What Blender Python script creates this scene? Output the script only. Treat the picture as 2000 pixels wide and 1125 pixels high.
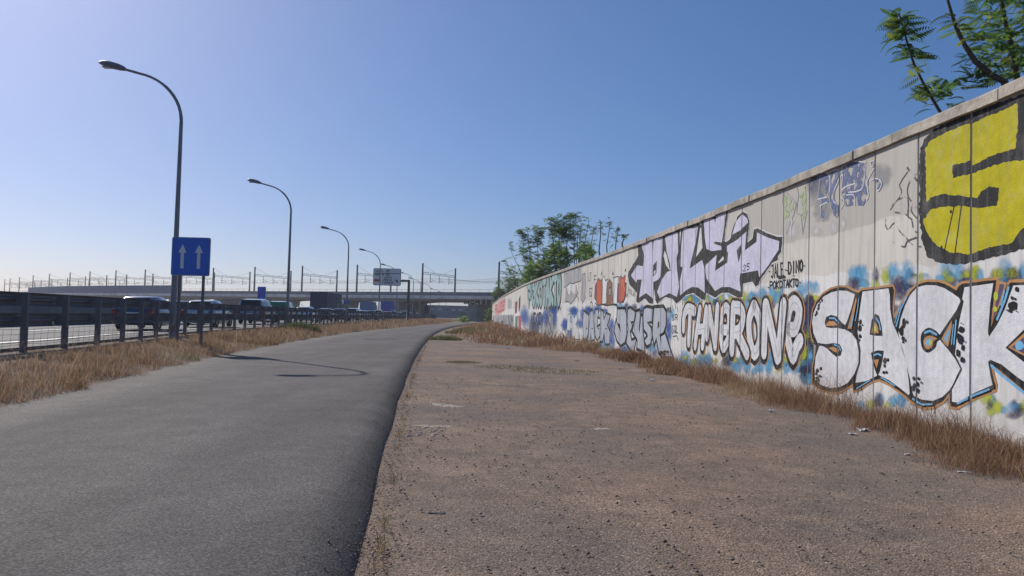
import bpy, math, random
import numpy as np
from mathutils import Vector
from mathutils.geometry import tessellate_polygon
R = math.radians
scene = bpy.context.scene
for _o in list(bpy.data.objects): bpy.data.objects.remove(_o)
col = scene.collection

# ------------------------------------------------------------------ camera
ROLL, PITCH, EYE, FPX = R(1.5), R(2.19), 1.5, 1500.0      # photograph is 2000 px wide
_f = np.array([0, math.cos(PITCH), math.sin(PITCH)])
_u0 = np.array([0, -math.sin(PITCH), math.cos(PITCH)])
_r = math.cos(ROLL)*np.array([1., 0, 0]) + math.sin(ROLL)*_u0
_u = -math.sin(ROLL)*np.array([1., 0, 0]) + math.cos(ROLL)*_u0
cam_d = bpy.data.cameras.new('camera'); cam = bpy.data.objects.new('camera', cam_d); col.objects.link(cam)
cam_d.sensor_width = 36.0; cam_d.lens = 36.0*FPX/2000.0
cam_d.clip_start = 0.05; cam_d.clip_end = 9000
from mathutils import Matrix
cam.matrix_world = Matrix(((_r[0], _u[0], -_f[0], 0), (_r[1], _u[1], -_f[1], 0), (_r[2], _u[2], -_f[2], EYE), (0, 0, 0, 1)))
scene.camera = cam
scene.render.resolution_x, scene.render.resolution_y = 1024, 576

# ------------------------------------------------------------------ sky, sun, exposure
SUN_AZ, SUN_EL = R(42.0), R(33.4)          # azimuth measured from +Y towards -X
world = bpy.data.worlds.new('World'); scene.world = world; world.use_nodes = True
wn = world.node_tree; bg = wn.nodes['Background']
sky = wn.nodes.new('ShaderNodeTexSky'); sky.sky_type = 'NISHITA'; sky.sun_disc = False
sky.sun_elevation = SUN_EL; sky.sun_rotation = -SUN_AZ
sky.altitude = 20; sky.air_density = 0.85; sky.dust_density = 0.9; sky.ozone_density = 6.0
wb = wn.nodes.new('ShaderNodeMix'); wb.data_type = 'RGBA'; wb.blend_type = 'MULTIPLY'; wb.inputs[0].default_value = 1.0; wb.inputs[7].default_value = (.94, .935, 1.07, 1)   # cool white balance of the phone
hs = wn.nodes.new('ShaderNodeHueSaturation'); hs.inputs['Saturation'].default_value = 1.27
gm = wn.nodes.new('ShaderNodeGamma'); gm.inputs[1].default_value = .72        # the phone's soft highlight curve
wn.links.new(sky.outputs[0], gm.inputs[0]); wn.links.new(gm.outputs[0], hs.inputs['Color']); wn.links.new(hs.outputs[0], wb.inputs[6]); wn.links.new(wb.outputs[2], bg.inputs[0]); bg.inputs[1].default_value = 0.142
sd = bpy.data.lights.new('sun', 'SUN'); sd.energy = 4.2; sd.angle = R(0.53); sd.color = (1.0, 0.93, 0.84)
sun = bpy.data.objects.new('sun', sd); col.objects.link(sun)
_sv = Vector((-math.sin(SUN_AZ)*math.cos(SUN_EL), math.cos(SUN_AZ)*math.cos(SUN_EL), math.sin(SUN_EL)))
sun.rotation_euler = _sv.to_track_quat('Z', 'Y').to_euler(); sun.location = (-30, 30, 40)
vs = scene.view_settings; vs.view_transform = 'Standard'; vs.look = 'None'; vs.exposure = 0.0; vs.gamma = 1.0
vs.use_curve_mapping = False

# ------------------------------------------------------------------ pixel helpers (photograph pixels to points in the place)
CAM = np.array([0, 0, EYE])
def ray(x, y): return _f + (x-1000.)/FPX*_r - (y-562.5)/FPX*_u
def atz(x, y, z): d = ray(x, y); return CAM + d*(z-EYE)/d[2]
def atY(x, y, Y): d = ray(x, y); return CAM + d*Y/d[1]

# ------------------------------------------------------------------ mesh helpers
class MB:
    def __init__(s): s.v = []; s.f = []; s.m = []; s.k = 0
    def add(s, vs_, fs, k=None):
        o = len(s.v); s.v += [tuple(map(float, p)) for p in vs_]
        s.f += [tuple(i+o for i in q) for q in fs]; s.m += [s.k if k is None else k]*len(fs); return s
    def box(s, c, d, rz=0.0, top=1.0, k=None):
        cx, cy, cz = c; hx, hy, hz = d[0]/2, d[1]/2, d[2]/2; cs, sn = math.cos(rz), math.sin(rz); P = []
        for zz, sc in ((-hz, 1.0), (hz, top)):
            for xx, yy in ((-hx, -hy), (hx, -hy), (hx, hy), (-hx, hy)):
                X, Y = xx*sc, yy*sc
                P.append((cx+X*cs-Y*sn, cy+X*sn+Y*cs, cz+zz))
        return s.add(P, [(3, 2, 1, 0), (4, 5, 6, 7), (0, 1, 5, 4), (1, 2, 6, 5), (2, 3, 7, 6), (3, 0, 4, 7)], k)
    def tube(s, pts, rad, n=8, cap=True, k=None):
        pts = [np.array(p, float) for p in pts]; m = len(pts)
        if not hasattr(rad, '__len__'): rad = [rad]*m
        V = []; ref = None
        for i in range(m):
            t = pts[min(i+1, m-1)] - pts[max(i-1, 0)]; t = t/(np.linalg.norm(t)+1e-12)
            if ref is None: ref = np.array([0, 0, 1.]) if abs(t[2]) < .8 else np.array([1., 0, 0])
            a = np.cross(t, ref); a /= np.linalg.norm(a)+1e-12; b = np.cross(a, t); ref = b
            for j in range(n):
                q = 2*math.pi*j/n; V.append(pts[i] + rad[i]*(math.cos(q)*a + math.sin(q)*b))
        F = [(i*n+j, i*n+(j+1) % n, (i+1)*n+(j+1) % n, (i+1)*n+j) for i in range(m-1) for j in range(n)]
        if cap: F += [tuple(range(n)), tuple((m-1)*n+j for j in range(n-1, -1, -1))]
        return s.add(V, F, k)
    def loft(s, rings, closed=True, caps=True, k=None):
        n = len(rings[0]); V = [p for r_ in rings for p in r_]
        F = []
        for i in range(len(rings)-1):
            for j in range(n if closed else n-1):
                F.append((i*n+j, i*n+(j+1) % n, (i+1)*n+(j+1) % n, (i+1)*n+j))
        if caps and closed: F += [tuple(range(n-1, -1, -1)), tuple((len(rings)-1)*n+j for j in range(n))]
        return s.add(V, F, k)
    def prism(s, poly, y0, y1, k=None):      # poly in x,z; extruded along y
        n = len(poly); V = [(p[0], y0, p[1]) for p in poly]+[(p[0], y1, p[1]) for p in poly]
        F = [(i, (i+1) % n, n+(i+1) % n, n+i) for i in range(n)]
        for t in tessellate_polygon([[Vector((p[0], p[1], 0)) for p in poly]]):
            F.append(tuple(t)); F.append(tuple(n+i for i in reversed(t)))
        return s.add(V, F, k)
    def disc(s, c, rad, nrm, n=16, k=None):
        nrm = np.array(nrm, float); nrm /= np.linalg.norm(nrm)
        a = np.cross(nrm, [0, 0, 1.]) if abs(nrm[2]) < .9 else np.array([1., 0, 0]); a /= np.linalg.norm(a); b = np.cross(nrm, a)
        return s.add([np.array(c)+rad*(math.cos(2*math.pi*j/n)*a+math.sin(2*math.pi*j/n)*b) for j in range(n)], [tuple(range(n))], k)
    def mesh(s, name, mats, smooth=False):
        me = bpy.data.meshes.new(name); me.from_pydata(s.v, [], s.f)
        if not isinstance(mats, (list, tuple)): mats = [mats]
        for m_ in mats: me.materials.append(m_)
        if len(mats) > 1: me.polygons.foreach_set('material_index', s.m)
        if smooth: me.polygons.foreach_set('use_smooth', [True]*len(s.f))
        me.update(); return me
    def build(s, name, mats, parent=None, smooth=False, org=None):
        """vertices are world coordinates; a part is stored relative to the foot of its thing"""
        root = parent
        while root is not None and root.parent is not None: root = root.parent
        o_ = np.array(root.location) if (root is not None and org is None) else (np.array(org) if org is not None else np.zeros(3))
        sv = s.v; s.v = [(p[0]-o_[0], p[1]-o_[1], p[2]-o_[2]) for p in sv]
        ob = bpy.data.objects.new(name, s.mesh(name, mats, smooth)); s.v = sv
        col.objects.link(ob)
        if parent is not None: ob.parent = parent
        elif org is not None: ob.location = o_
        return ob
def fast_mesh(name, V, T, mat, colr=None, smooth=False):
    me = bpy.data.meshes.new(name); V = np.asarray(V, np.float32); T = np.asarray(T, np.int32)
    me.vertices.add(len(V)); me.vertices.foreach_set('co', V.ravel())
    me.loops.add(T.size); me.loops.foreach_set('vertex_index', T.ravel())
    me.polygons.add(len(T)); me.polygons.foreach_set('loop_start', np.arange(0, T.size, 3, dtype=np.int32))
    if smooth: me.polygons.foreach_set('use_smooth', np.ones(len(T), bool))
    me.update(calc_edges=True); me.materials.append(mat)
    if colr is not None:
        a = me.color_attributes.new('tint', 'FLOAT_COLOR', 'POINT')
        c = np.ones((len(V), 4), np.float32); c[:, :3] = colr; a.data.foreach_set('color', c.ravel())
    return me
def tag(o, label=None, cat=None, group=None, kind=None):
    if label: o['label'] = label
    if cat: o['category'] = cat
    if group: o['group'] = group
    if kind: o['kind'] = kind
    return o
def thing(name, label, cat, loc=(0, 0, 0), group=None):
    o = bpy.data.objects.new(name, None); o.empty_display_size = .3; o.location = loc; col.objects.link(o)
    return tag(o, label, cat, group)
def copy_tree(o, parent=None):
    c = o.copy(); col.objects.link(c); c.parent = parent
    for ch in list(o.children): copy_tree(ch, c)
    return c

# ------------------------------------------------------------------ materials
def mat(name, c, rough=.7, metal=0., var=.15, scale=4., bump=0., bscale=60., var2=0., scale2=.5, spec=.5):
    m = bpy.data.materials.new(name); m.use_nodes = True; nt = m.node_tree; b = nt.nodes['Principled BSDF']
    b.inputs['Roughness'].default_value = rough; b.inputs['Metallic'].default_value = metal
    b.inputs['Specular IOR Level'].default_value = spec
    geo = nt.nodes.new('ShaderNodeNewGeometry')
    def noise(sc, det=4.):
        n = nt.nodes.new('ShaderNodeTexNoise'); n.inputs['Scale'].default_value = sc; n.inputs['Detail'].default_value = det
        nt.links.new(geo.outputs['Position'], n.inputs['Vector']); return n
    if var > 0:
        n = noise(scale); mx = nt.nodes.new('ShaderNodeMix'); mx.data_type = 'RGBA'
        mx.inputs[6].default_value = tuple(max(0, x*(1-var)) for x in c)+(1,); mx.inputs[7].default_value = tuple(min(1, x*(1+var)) for x in c)+(1,)
        rp = nt.nodes.new('ShaderNodeMapRange'); rp.inputs[1].default_value = .3; rp.inputs[2].default_value = .7
        nt.links.new(n.outputs['Fac'], rp.inputs[0]); nt.links.new(rp.outputs[0], mx.inputs[0]); out = mx.outputs[2]
        if var2 > 0:
            n2 = noise(scale2, 3.); r2 = nt.nodes.new('ShaderNodeMapRange'); r2.inputs[1].default_value = .35; r2.inputs[2].default_value = .65
            r2.inputs[3].default_value = 1-var2; r2.inputs[4].default_value = 1+var2
            nt.links.new(n2.outputs['Fac'], r2.inputs[0]); m2 = nt.nodes.new('ShaderNodeMix'); m2.data_type = 'RGBA'; m2.blend_type = 'MULTIPLY'
            m2.inputs[0].default_value = 1; nt.links.new(out, m2.inputs[6]); nt.links.new(r2.outputs[0], m2.inputs[7]); out = m2.outputs[2]
        nt.links.new(out, b.inputs['Base Color'])
    else: b.inputs['Base Color'].default_value = tuple(c)+(1,)
    if bump > 0:
        n = noise(bscale, 3.); bp = nt.nodes.new('ShaderNodeBump'); bp.inputs['Strength'].default_value = bump; bp.inputs['Distance'].default_value = .02
        nt.links.new(n.outputs['Fac'], bp.inputs['Height']); nt.links.new(bp.outputs[0], b.inputs['Normal'])
    return m
def leaf_mat(name, trans=.35, c=None):
    m = bpy.data.materials.new(name); m.use_nodes = True; nt = m.node_tree; nt.nodes.clear()
    out = nt.nodes.new('ShaderNodeOutputMaterial'); mix = nt.nodes.new('ShaderNodeMixShader'); mix.inputs[0].default_value = trans
    d = nt.nodes.new('ShaderNodeBsdfPrincipled'); d.inputs['Roughness'].default_value = .7; d.inputs['Specular IOR Level'].default_value = .25
    t = nt.nodes.new('ShaderNodeBsdfTranslucent')
    a = nt.nodes.new('ShaderNodeAttribute'); a.attribute_name = 'tint'
    nt.links.new(a.outputs['Color'], d.inputs['Base Color']); nt.links.new(a.outputs['Color'], t.inputs['Color'])
    nt.links.new(d.outputs[0], mix.inputs[1]); nt.links.new(t.outputs[0], mix.inputs[2]); nt.links.new(mix.outputs[0], out.inputs[0])
    return m
def ground_mat():
    m = bpy.data.materials.new('dirt_gravel'); m.use_nodes = True; nt = m.node_tree; b = nt.nodes['Principled BSDF']
    b.inputs['Roughness'].default_value = .95; b.inputs['Specular IOR Level'].default_value = .2
    geo = nt.nodes.new('ShaderNodeNewGeometry')
    def noise(sc, det, src=None):
        n = nt.nodes.new('ShaderNodeTexNoise'); n.inputs['Scale'].default_value = sc; n.inputs['Detail'].default_value = det
        nt.links.new(src or geo.outputs['Position'], n.inputs['Vector']); return n
    def ramp(src, stops):
        r_ = nt.nodes.new('ShaderNodeValToRGB'); e = r_.color_ramp.elements
        e[0].position, e[0].color = stops[0][0], stops[0][1]+(1,); e[1].position, e[1].color = stops[-1][0], stops[-1][1]+(1,)
        for p_, c_ in stops[1:-1]: q = e.new(p_); q.color = c_+(1,)
        nt.links.new(src, r_.inputs[0]); return r_.outputs[0]
    big = noise(.55, 5.); mid = noise(3.0, 6.)
    earth = ramp(big.outputs['Fac'], [(.34, (.335, .235, .168)), (.5, (.27, .195, .145)), (.66, (.18, .151, .132))])
    grey = ramp(mid.outputs['Fac'], [(.3, (.125, .10, .086)), (.7, (.33, .24, .18))])
    m1 = nt.nodes.new('ShaderNodeMix'); m1.data_type = 'RGBA'; m1.inputs[0].default_value = .45
    nt.links.new(earth, m1.inputs[6]); nt.links.new(grey, m1.inputs[7])
    worn = noise(.9, 7.); wr = nt.nodes.new('ShaderNodeMapRange'); wr.inputs[1].default_value = .56; wr.inputs[2].default_value = .68; wr.inputs[3].default_value = 0; wr.inputs[4].default_value = .55; nt.links.new(worn.outputs['Fac'], wr.inputs[0])
    mw = nt.nodes.new('ShaderNodeMix'); mw.data_type = 'RGBA'; nt.links.new(wr.outputs[0], mw.inputs[0]); nt.links.new(m1.outputs[2], mw.inputs[6]); mw.inputs[7].default_value = (.38, .28, .205, 1); m1 = mw
    gz = noise(.32, 4.); gr_ = nt.nodes.new('ShaderNodeMapRange'); gr_.inputs[1].default_value = .46; gr_.inputs[2].default_value = .64; gr_.inputs[3].default_value = 0; gr_.inputs[4].default_value = .6; nt.links.new(gz.outputs['Fac'], gr_.inputs[0])
    mg = nt.nodes.new('ShaderNodeMix'); mg.data_type = 'RGBA'; nt.links.new(gr_.outputs[0], mg.inputs[0]); nt.links.new(m1.outputs[2], mg.inputs[6]); mg.inputs[7].default_value = (.165, .15, .138, 1); m1 = mg
    # fine stones as colour grain
    vor = nt.nodes.new('ShaderNodeTexVoronoi'); vor.inputs['Scale'].default_value = 80.; nt.links.new(geo.outputs['Position'], vor.inputs['Vector'])
    sep = nt.nodes.new('ShaderNodeSeparateColor'); nt.links.new(vor.outputs['Color'], sep.inputs[0])
    gr = ramp(sep.outputs[0], [(.0, (.2, .2, .2)), (.25, (.7, .7, .7)), (.7, (1.0, 1.0, 1.0)), (.93, (1.35, 1.33, 1.3)), (1., (2.2, 2.2, 2.2))])
    m2 = nt.nodes.new('ShaderNodeMix'); m2.data_type = 'RGBA'; m2.blend_type = 'MULTIPLY'; m2.inputs[0].default_value = .8
    nt.links.new(m1.outputs[2], m2.inputs[6]); nt.links.new(gr, m2.inputs[7]); nt.links.new(m2.outputs[2], b.inputs['Base Color'])
    fine = noise(70., 4.); bp = nt.nodes.new('ShaderNodeBump'); bp.inputs['Strength'].default_value = .6; bp.inputs['Distance'].default_value = .02
    nt.links.new(fine.outputs['Fac'], bp.inputs['Height'])
    bp2 = nt.nodes.new('ShaderNodeBump'); bp2.inputs['Strength'].default_value = .5; bp2.inputs['Distance'].default_value = .012; bp2.invert = True
    nt.links.new(vor.outputs['Distance'], bp2.inputs['Height']); nt.links.new(bp.outputs[0], bp2.inputs['Normal']); nt.links.new(bp2.outputs[0], b.inputs['Normal'])
    return m
def asphalt_mat(name, c, grain=.25, rough=.85, blot=.1, gs=55.):
    m = mat(name, c, rough, 0, grain, gs, .5, 75., blot, .45, .3); nt = m.node_tree; b = nt.nodes['Principled BSDF']
    src = b.inputs['Base Color'].links[0].from_socket; g = nt.nodes.new('ShaderNodeNewGeometry')
    def mul(fac, lo, hi, a_, b__, s_):
        r_ = nt.nodes.new('ShaderNodeMapRange'); r_.inputs[1].default_value = a_; r_.inputs[2].default_value = b__; r_.inputs[3].default_value = lo; r_.inputs[4].default_value = hi; nt.links.new(fac, r_.inputs[0])
        x = nt.nodes.new('ShaderNodeMix'); x.data_type = 'RGBA'; x.blend_type = 'MULTIPLY'; x.inputs[0].default_value = 1; nt.links.new(s_, x.inputs[6]); nt.links.new(r_.outputs[0], x.inputs[7]); return x.outputs[2]
    v = nt.nodes.new('ShaderNodeTexVoronoi'); v.inputs['Scale'].default_value = 85.; nt.links.new(g.outputs['Position'], v.inputs['Vector']); sc = nt.nodes.new('ShaderNodeSeparateColor'); nt.links.new(v.outputs['Color'], sc.inputs[0])
    src = mul(sc.outputs[0], .55, 1.5, 0., 1., src)
    mp = nt.nodes.new('ShaderNodeMapping'); mp.inputs['Scale'].default_value = (1.1, .06, 1.); mp.inputs['Rotation'].default_value = (0, 0, -.09); nt.links.new(g.outputs['Position'], mp.inputs[0])
    n = nt.nodes.new('ShaderNodeTexNoise'); n.inputs['Scale'].default_value = 1.; n.inputs['Detail'].default_value = 4.; nt.links.new(mp.outputs[0], n.inputs['Vector']); src = mul(n.outputs['Fac'], .86, 1.14, .35, .65, src)
    n2 = nt.nodes.new('ShaderNodeTexNoise'); n2.inputs['Scale'].default_value = 2.2; n2.inputs['Detail'].default_value = 9.; n2.inputs['Roughness'].default_value = .7; nt.links.new(g.outputs['Position'], n2.inputs['Vector']); src = mul(n2.outputs['Fac'], .82, 1.15, .35, .65, src)
    nt.links.new(src, b.inputs['Base Color']); return m
def wall_mat():
    m = bpy.data.materials.new('precast_concrete'); m.use_nodes = True; nt = m.node_tree; b = nt.nodes['Principled BSDF']
    b.inputs['Roughness'].default_value = .85; b.inputs['Specular IOR Level'].default_value = .3
    geo = nt.nodes.new('ShaderNodeNewGeometry'); sp = nt.nodes.new('ShaderNodeSeparateXYZ'); nt.links.new(geo.outputs['Position'], sp.inputs[0])
    def noise(sc, det=5., vec=None):
        n = nt.nodes.new('ShaderNodeTexNoise'); n.inputs['Scale'].default_value = sc; n.inputs['Detail'].default_value = det
        nt.links.new(vec or geo.outputs['Position'], n.inputs['Vector']); return n.outputs['Fac']
    def math_(op, a, bb):
        n = nt.nodes.new('ShaderNodeMath'); n.operation = op
        for i, q in enumerate((a, bb)):
            if isinstance(q, (int, float)): n.inputs[i].default_value = q
            else: nt.links.new(q, n.inputs[i])
        return n.outputs[0]
    def rng(src, a, bb, lo=0., hi=1.):
        r_ = nt.nodes.new('ShaderNodeMapRange'); r_.inputs[1].default_value = a; r_.inputs[2].default_value = bb
        r_.inputs[3].default_value = lo; r_.inputs[4].default_value = hi; nt.links.new(src, r_.inputs[0]); return r_.outputs[0]
    def mix(fac, a, bb, blend='MIX'):
        n = nt.nodes.new('ShaderNodeMix'); n.data_type = 'RGBA'; n.blend_type = blend
        for i, q in ((0, fac), (6, a), (7, bb)):
            if isinstance(q, (int, float)): n.inputs[i].default_value = q
            elif isinstance(q, tuple): n.inputs[i].default_value = q+(1,)
            else: nt.links.new(q, n.inputs[i])
        return n.outputs[2]
    zj = math_('ADD', sp.outputs[2], math_('MULTIPLY', math_('SUBTRACT', noise(1.1, 2.), .5), .35))
    white = rng(zj, 2.47, 2.50, 1, 0)
    bare = math_('MULTIPLY', rng(zj, 3.26, 3.30), rng(sp.outputs[1], 19., 24., 1, 0))
    c = mix(white, (.61, .585, .535), (.70, .695, .685)); c = mix(bare, c, (.47, .45, .41))
    # scuffed old paint in the bare zone, rain streaks, stains
    strv = nt.nodes.new('ShaderNodeMapping'); strv.inputs['Scale'].default_value = (6, 6, .5); nt.links.new(geo.outputs['Position'], strv.inputs[0])
    streak = noise(1.6, 5., strv.outputs[0]); c = mix(rng(streak, .45, .72, 0, .5), c, (.36, .34, .31))
    pat = noise(2.6, 8.); c = mix(rng(pat, .52, .70, 0, .35), c, (.47, .45, .41))
    oi = nt.nodes.new('ShaderNodeObjectInfo'); tone = rng(oi.outputs['Random'], 0, 1, .93, 1.05); c = mix(1., c, tone, 'MULTIPLY')
    grime = math_('MULTIPLY', rng(sp.outputs[2], .05, .7, 1, 0), rng(noise(3.5, 6.), .35, .7)); c = mix(math_('MULTIPLY', grime, .5), c, (.30, .26, .22))
    pits = noise(38., 2.); c = mix(rng(pits, .68, .74, 0, .45), c, (.2, .19, .18))
    nt.links.new(c, b.inputs['Base Color'])
    bp = nt.nodes.new('ShaderNodeBump'); bp.inputs['Strength'].default_value = .25; bp.inputs['Distance'].default_value = .01
    nt.links.new(noise(25., 6.), bp.inputs['Height']); nt.links.new(bp.outputs[0], b.inputs['Normal'])
    return m
def spray_mat(name, c):
    m = bpy.data.materials.new(name); m.use_nodes = True; nt = m.node_tree; nt.nodes.clear()
    out = nt.nodes.new('ShaderNodeOutputMaterial'); mix = nt.nodes.new('ShaderNodeMixShader')
    d = nt.nodes.new('ShaderNodeBsdfDiffuse'); d.inputs[0].default_value = tuple(c)+(1,); t = nt.nodes.new('ShaderNodeBsdfTransparent')
    a = nt.nodes.new('ShaderNodeAttribute'); a.attribute_name = 'tint'
    g = nt.nodes.new('ShaderNodeNewGeometry'); n = nt.nodes.new('ShaderNodeTexNoise'); n.inputs['Scale'].default_value = 7.; n.inputs['Detail'].default_value = 6.; nt.links.new(g.outputs['Position'], n.inputs['Vector'])
    r_ = nt.nodes.new('ShaderNodeMapRange'); r_.inputs[1].default_value = .32; r_.inputs[2].default_value = .6; r_.inputs[3].default_value = .5; r_.inputs[4].default_value = 1.2; nt.links.new(n.outputs['Fac'], r_.inputs[0])
    mu = nt.nodes.new('ShaderNodeMath'); mu.operation = 'MULTIPLY'; mu.use_clamp = True; nt.links.new(a.outputs['Fac'], mu.inputs[0]); nt.links.new(r_.outputs[0], mu.inputs[1])
    nt.links.new(mu.outputs[0], mix.inputs[0]); nt.links.new(t.outputs[0], mix.inputs[1]); nt.links.new(d.outputs[0], mix.inputs[2]); nt.links.new(mix.outputs[0], out.inputs[0])
    return m
def worn_mat(name, c, sc):
    m = mat(name, c, .9, var=.25, scale=14.); nt = m.node_tree; b = nt.nodes['Principled BSDF']; g = nt.nodes.new('ShaderNodeNewGeometry')
    n = nt.nodes.new('ShaderNodeTexNoise'); n.inputs['Scale'].default_value = sc; n.inputs['Detail'].default_value = 5.; nt.links.new(g.outputs['Position'], n.inputs['Vector'])
    r_ = nt.nodes.new('ShaderNodeMapRange'); r_.inputs[1].default_value = .42; r_.inputs[2].default_value = .52; nt.links.new(n.outputs['Fac'], r_.inputs[0]); nt.links.new(r_.outputs[0], b.inputs['Alpha']); return m
M = dict(
    ground=ground_mat(), asphalt=asphalt_mat('path_asphalt', (.108, .099, .092), .40, .9, .12), highway=asphalt_mat('highway_asphalt', (.125, .122, .12), .10, .8, .06),
    paint=mat('road_paint', (.72, .72, .70), .6, var=.08), wall=wall_mat(), cope=mat('coping_concrete', (.36, .325, .275), .9, var=.3, scale=5., bump=.6, bscale=22., var2=.2, scale2=1.2),
    joint=mat('joint_shade', (.08, .078, .075), .95), steel=mat('galvanised_steel', (.14, .142, .15), .6, .1, .15, 6.), pole=mat('lamp_pole_steel', (.20, .205, .22), .55, .2, .12, 3.),
    head=mat('lamp_head_grey', (.14, .15, .18), .5, .1, .05), lens=mat('lamp_lens', (.35, .36, .38), .25, 0, 0),
    blue=mat('sign_blue', (.02, .13, .58), .35, 0, .04, 2.), white=mat('sign_white', (.70, .70, .70), .4, 0, .03, 2.), signback=mat('sign_aluminium', (.32, .33, .34), .45, .6, .05),
    black=mat('sign_black', (.02, .02, .022), .5, 0, 0), orange=mat('sign_orange', (.50, .10, .03), .5, 0, 0), red=mat('sign_red', (.50, .02, .02), .45, 0, 0),
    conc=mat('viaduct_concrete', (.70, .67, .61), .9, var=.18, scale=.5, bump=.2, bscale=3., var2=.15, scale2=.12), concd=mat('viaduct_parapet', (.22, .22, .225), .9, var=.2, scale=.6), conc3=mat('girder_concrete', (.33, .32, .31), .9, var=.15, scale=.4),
    medbar=mat('median_concrete', (.17, .168, .165), .9, var=.15, scale=1.), barrier=mat('noise_barrier_blue', (.12, .15, .22), .7, var=.1, scale=.5), mast=mat('mast_steel', (.07, .072, .08), .7, .2, .1), wire=mat('wire_dark', (.05, .05, .055), .6, .3, 0),
    tyre=mat('tyre_rubber', (.018, .018, .019), .85, var=0), rim=mat('wheel_rim', (.35, .36, .37), .35, .8, 0), glass=mat('car_glass', (.015, .02, .025), .06, 0, 0), tail=mat('tail_light', (.28, .012, .012), .2, var=0), lamp=mat('head_light', (.6, .62, .65), .1, var=0), plate=mat('number_plate', (.7, .7, .68), .5, var=0), trim=mat('black_trim', (.02, .02, .021), .6, var=0),
    grass=leaf_mat('dry_grass_blades', .40), leaf=leaf_mat('tree_leaves', .58), bark=mat('bark', (.09, .07, .055), .9, var=.3, scale=20., bump=.5, bscale=40.),
    stone=leaf_mat('gravel_stones', .0), litter=mat('litter_white', (.72, .72, .72), .7, var=.06), litterb=mat('litter_dark', (.05, .05, .055), .8, var=.2), pale=worn_mat('pale_mortar_patch', (.46, .40, .33), 22.),
    bld=mat('warehouse_cladding', (.16, .175, .21), .7, var=.12, scale=.3), bldd=mat('warehouse_windows', (.04, .045, .055), .3, var=0), bldl=mat('warehouse_light', (.45, .47, .5), .7, var=.05),
)
def carpaint(name, c, rough=.2):
    m = mat('car_paint_'+name, c, rough, 0.1, 0, spec=.6); m.node_tree.nodes['Principled BSDF'].inputs['Coat Weight'].default_value = .8; m.node_tree.nodes['Principled BSDF'].inputs['Coat Roughness'].default_value = .06; return m

# ------------------------------------------------------------------ plan of the place: x of each line as a function of distance y
def herm(pts):
    P = np.array(pts, float); ys, xs = P[:, 0], P[:, 1]; sl = np.gradient(xs, ys)
    def f_(y):
        if y <= ys[0]: return xs[0]+sl[0]*(y-ys[0])
        if y >= ys[-1]: return xs[-1]+sl[-1]*(y-ys[-1])
        i = int(np.searchsorted(ys, y))-1; h = ys[i+1]-ys[i]; t = (y-ys[i])/h
        return (2*t**3-3*t*t+1)*xs[i]+(t**3-2*t*t+t)*h*sl[i]+(-2*t**3+3*t*t)*xs[i+1]+(t**3-t*t)*h*sl[i+1]
    return f_
WALL = herm([(2, 6.62), (10, 6.32), (20, 5.78), (30, 5.05), (45, 3.65), (60, 2.2), (75, 1.0), (90, .1), (116, -1.4), (150, -3.0), (193, -4.8)])
_pf = np.polyfit([2, 4.3, 5.7, 8.5, 17.4, 25.7, 40, 60], [-.50, -.80, -.98, -1.34, -2.30, -3.12, -4.42, -5.92], 3)
PR = herm([(q, float(np.polyval(_pf, q))) for q in (0, 3, 6, 9, 12, 16, 20, 26, 33, 40, 50, 60)] + [(75, -6.7), (94, -7.3), (150, -7.3), (200, -5.6), (260, -3.5)])
PL0 = herm([(0, -5.9), (11, -7.16), (16, -8.0), (26, -9.4), (49, -11.5), (70, -12.2), (94, -12.3), (140, -11.6), (200, -8.9), (260, -7.0)])
PL = lambda y: .93*PL0(y/.93)
GUARD = herm([(4, -9.3), (17, -10.75), (23, -11.6), (27, -12.45), (50, -14.9), (77, -17.0), (103, -18.3), (133, -20.0), (157, -20.7), (180, -21.6), (205, -22.2), (246, -23.6), (300, -25.0)])
ZH = .5                                     # level of the motorway above the path

# ------------------------------------------------------------------ ground, path, motorway
ys = [-60, -20, -6, 0] + [2*i for i in range(1, 40)] + [80+6*i for i in range(31)] + [280, 330, 420, 600, 1000, 2000, 6000]
rows = []
for y in ys:
    q = min(y, 300); g, pl, pr, w = GUARD(q), PL(q), PR(q), WALL(min(q, 230))
    w = max(w, pr+2.0)
    rows.append([(-6000, y, .38), (g-70, y, .38), (g-32, y, .40), (g-.5, y, .42), (g+.3, y, .46), (g+.9, y, .44), (.45*(g+.9)+.55*pl, y, .26), (pl+.1, y, .11), (pl+.6, y, -.05), (pr-.5, y, -.06), (pr-.02, y, -.02),
                 (pr+.25, y, .0), (.66*pr+.34*w, y, .0), (.33*pr+.67*w, y, .0), (w, y, .0), (w+12, y, .0), (6000, y, .0)])
gb = MB(); gb.loft(rows, closed=False); tag(gb.build('ground', M['ground'], smooth=True), kind='structure')
ysp = [-8, -4, -1] + [i*1.5 for i in range(1, 60)] + [92+4*i for i in range(42)]
rows = []
rng = random.Random(3)
for y in ysp:
    pl, pr = PL(y)-.1, PR(y); j = .012*math.sin(y*1.3)+.008*math.sin(y*3.1+1)
    prof = [(pl+j, -.08), (pl+j, .13), (pl+1.2, .16), (.5*pl+.5*pr, .185), (pr-.8, .185), (pr-.46, .180), (pr-.32, .163), (pr-.22, .128), (pr-.13+j, .068), (pr-.05+j, -.012), (pr+j, -.09)]
    rows.append([(x, y, z) for x, z in prof])
pb = MB(); pb.loft(rows, closed=False); tag(pb.build('path', M['asphalt'], smooth=True), kind='structure')
yh = list(range(-20, 330, 5))
hb = MB(); hb.loft([[(GUARD(y)-31, y, ZH-.3), (GUARD(y)-31, y, ZH), (GUARD(y)-15, y, ZH+.03), (GUARD(y)-.55, y, ZH), (GUARD(y)-.55, y, ZH-.3)] for y in yh], closed=False)
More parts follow.
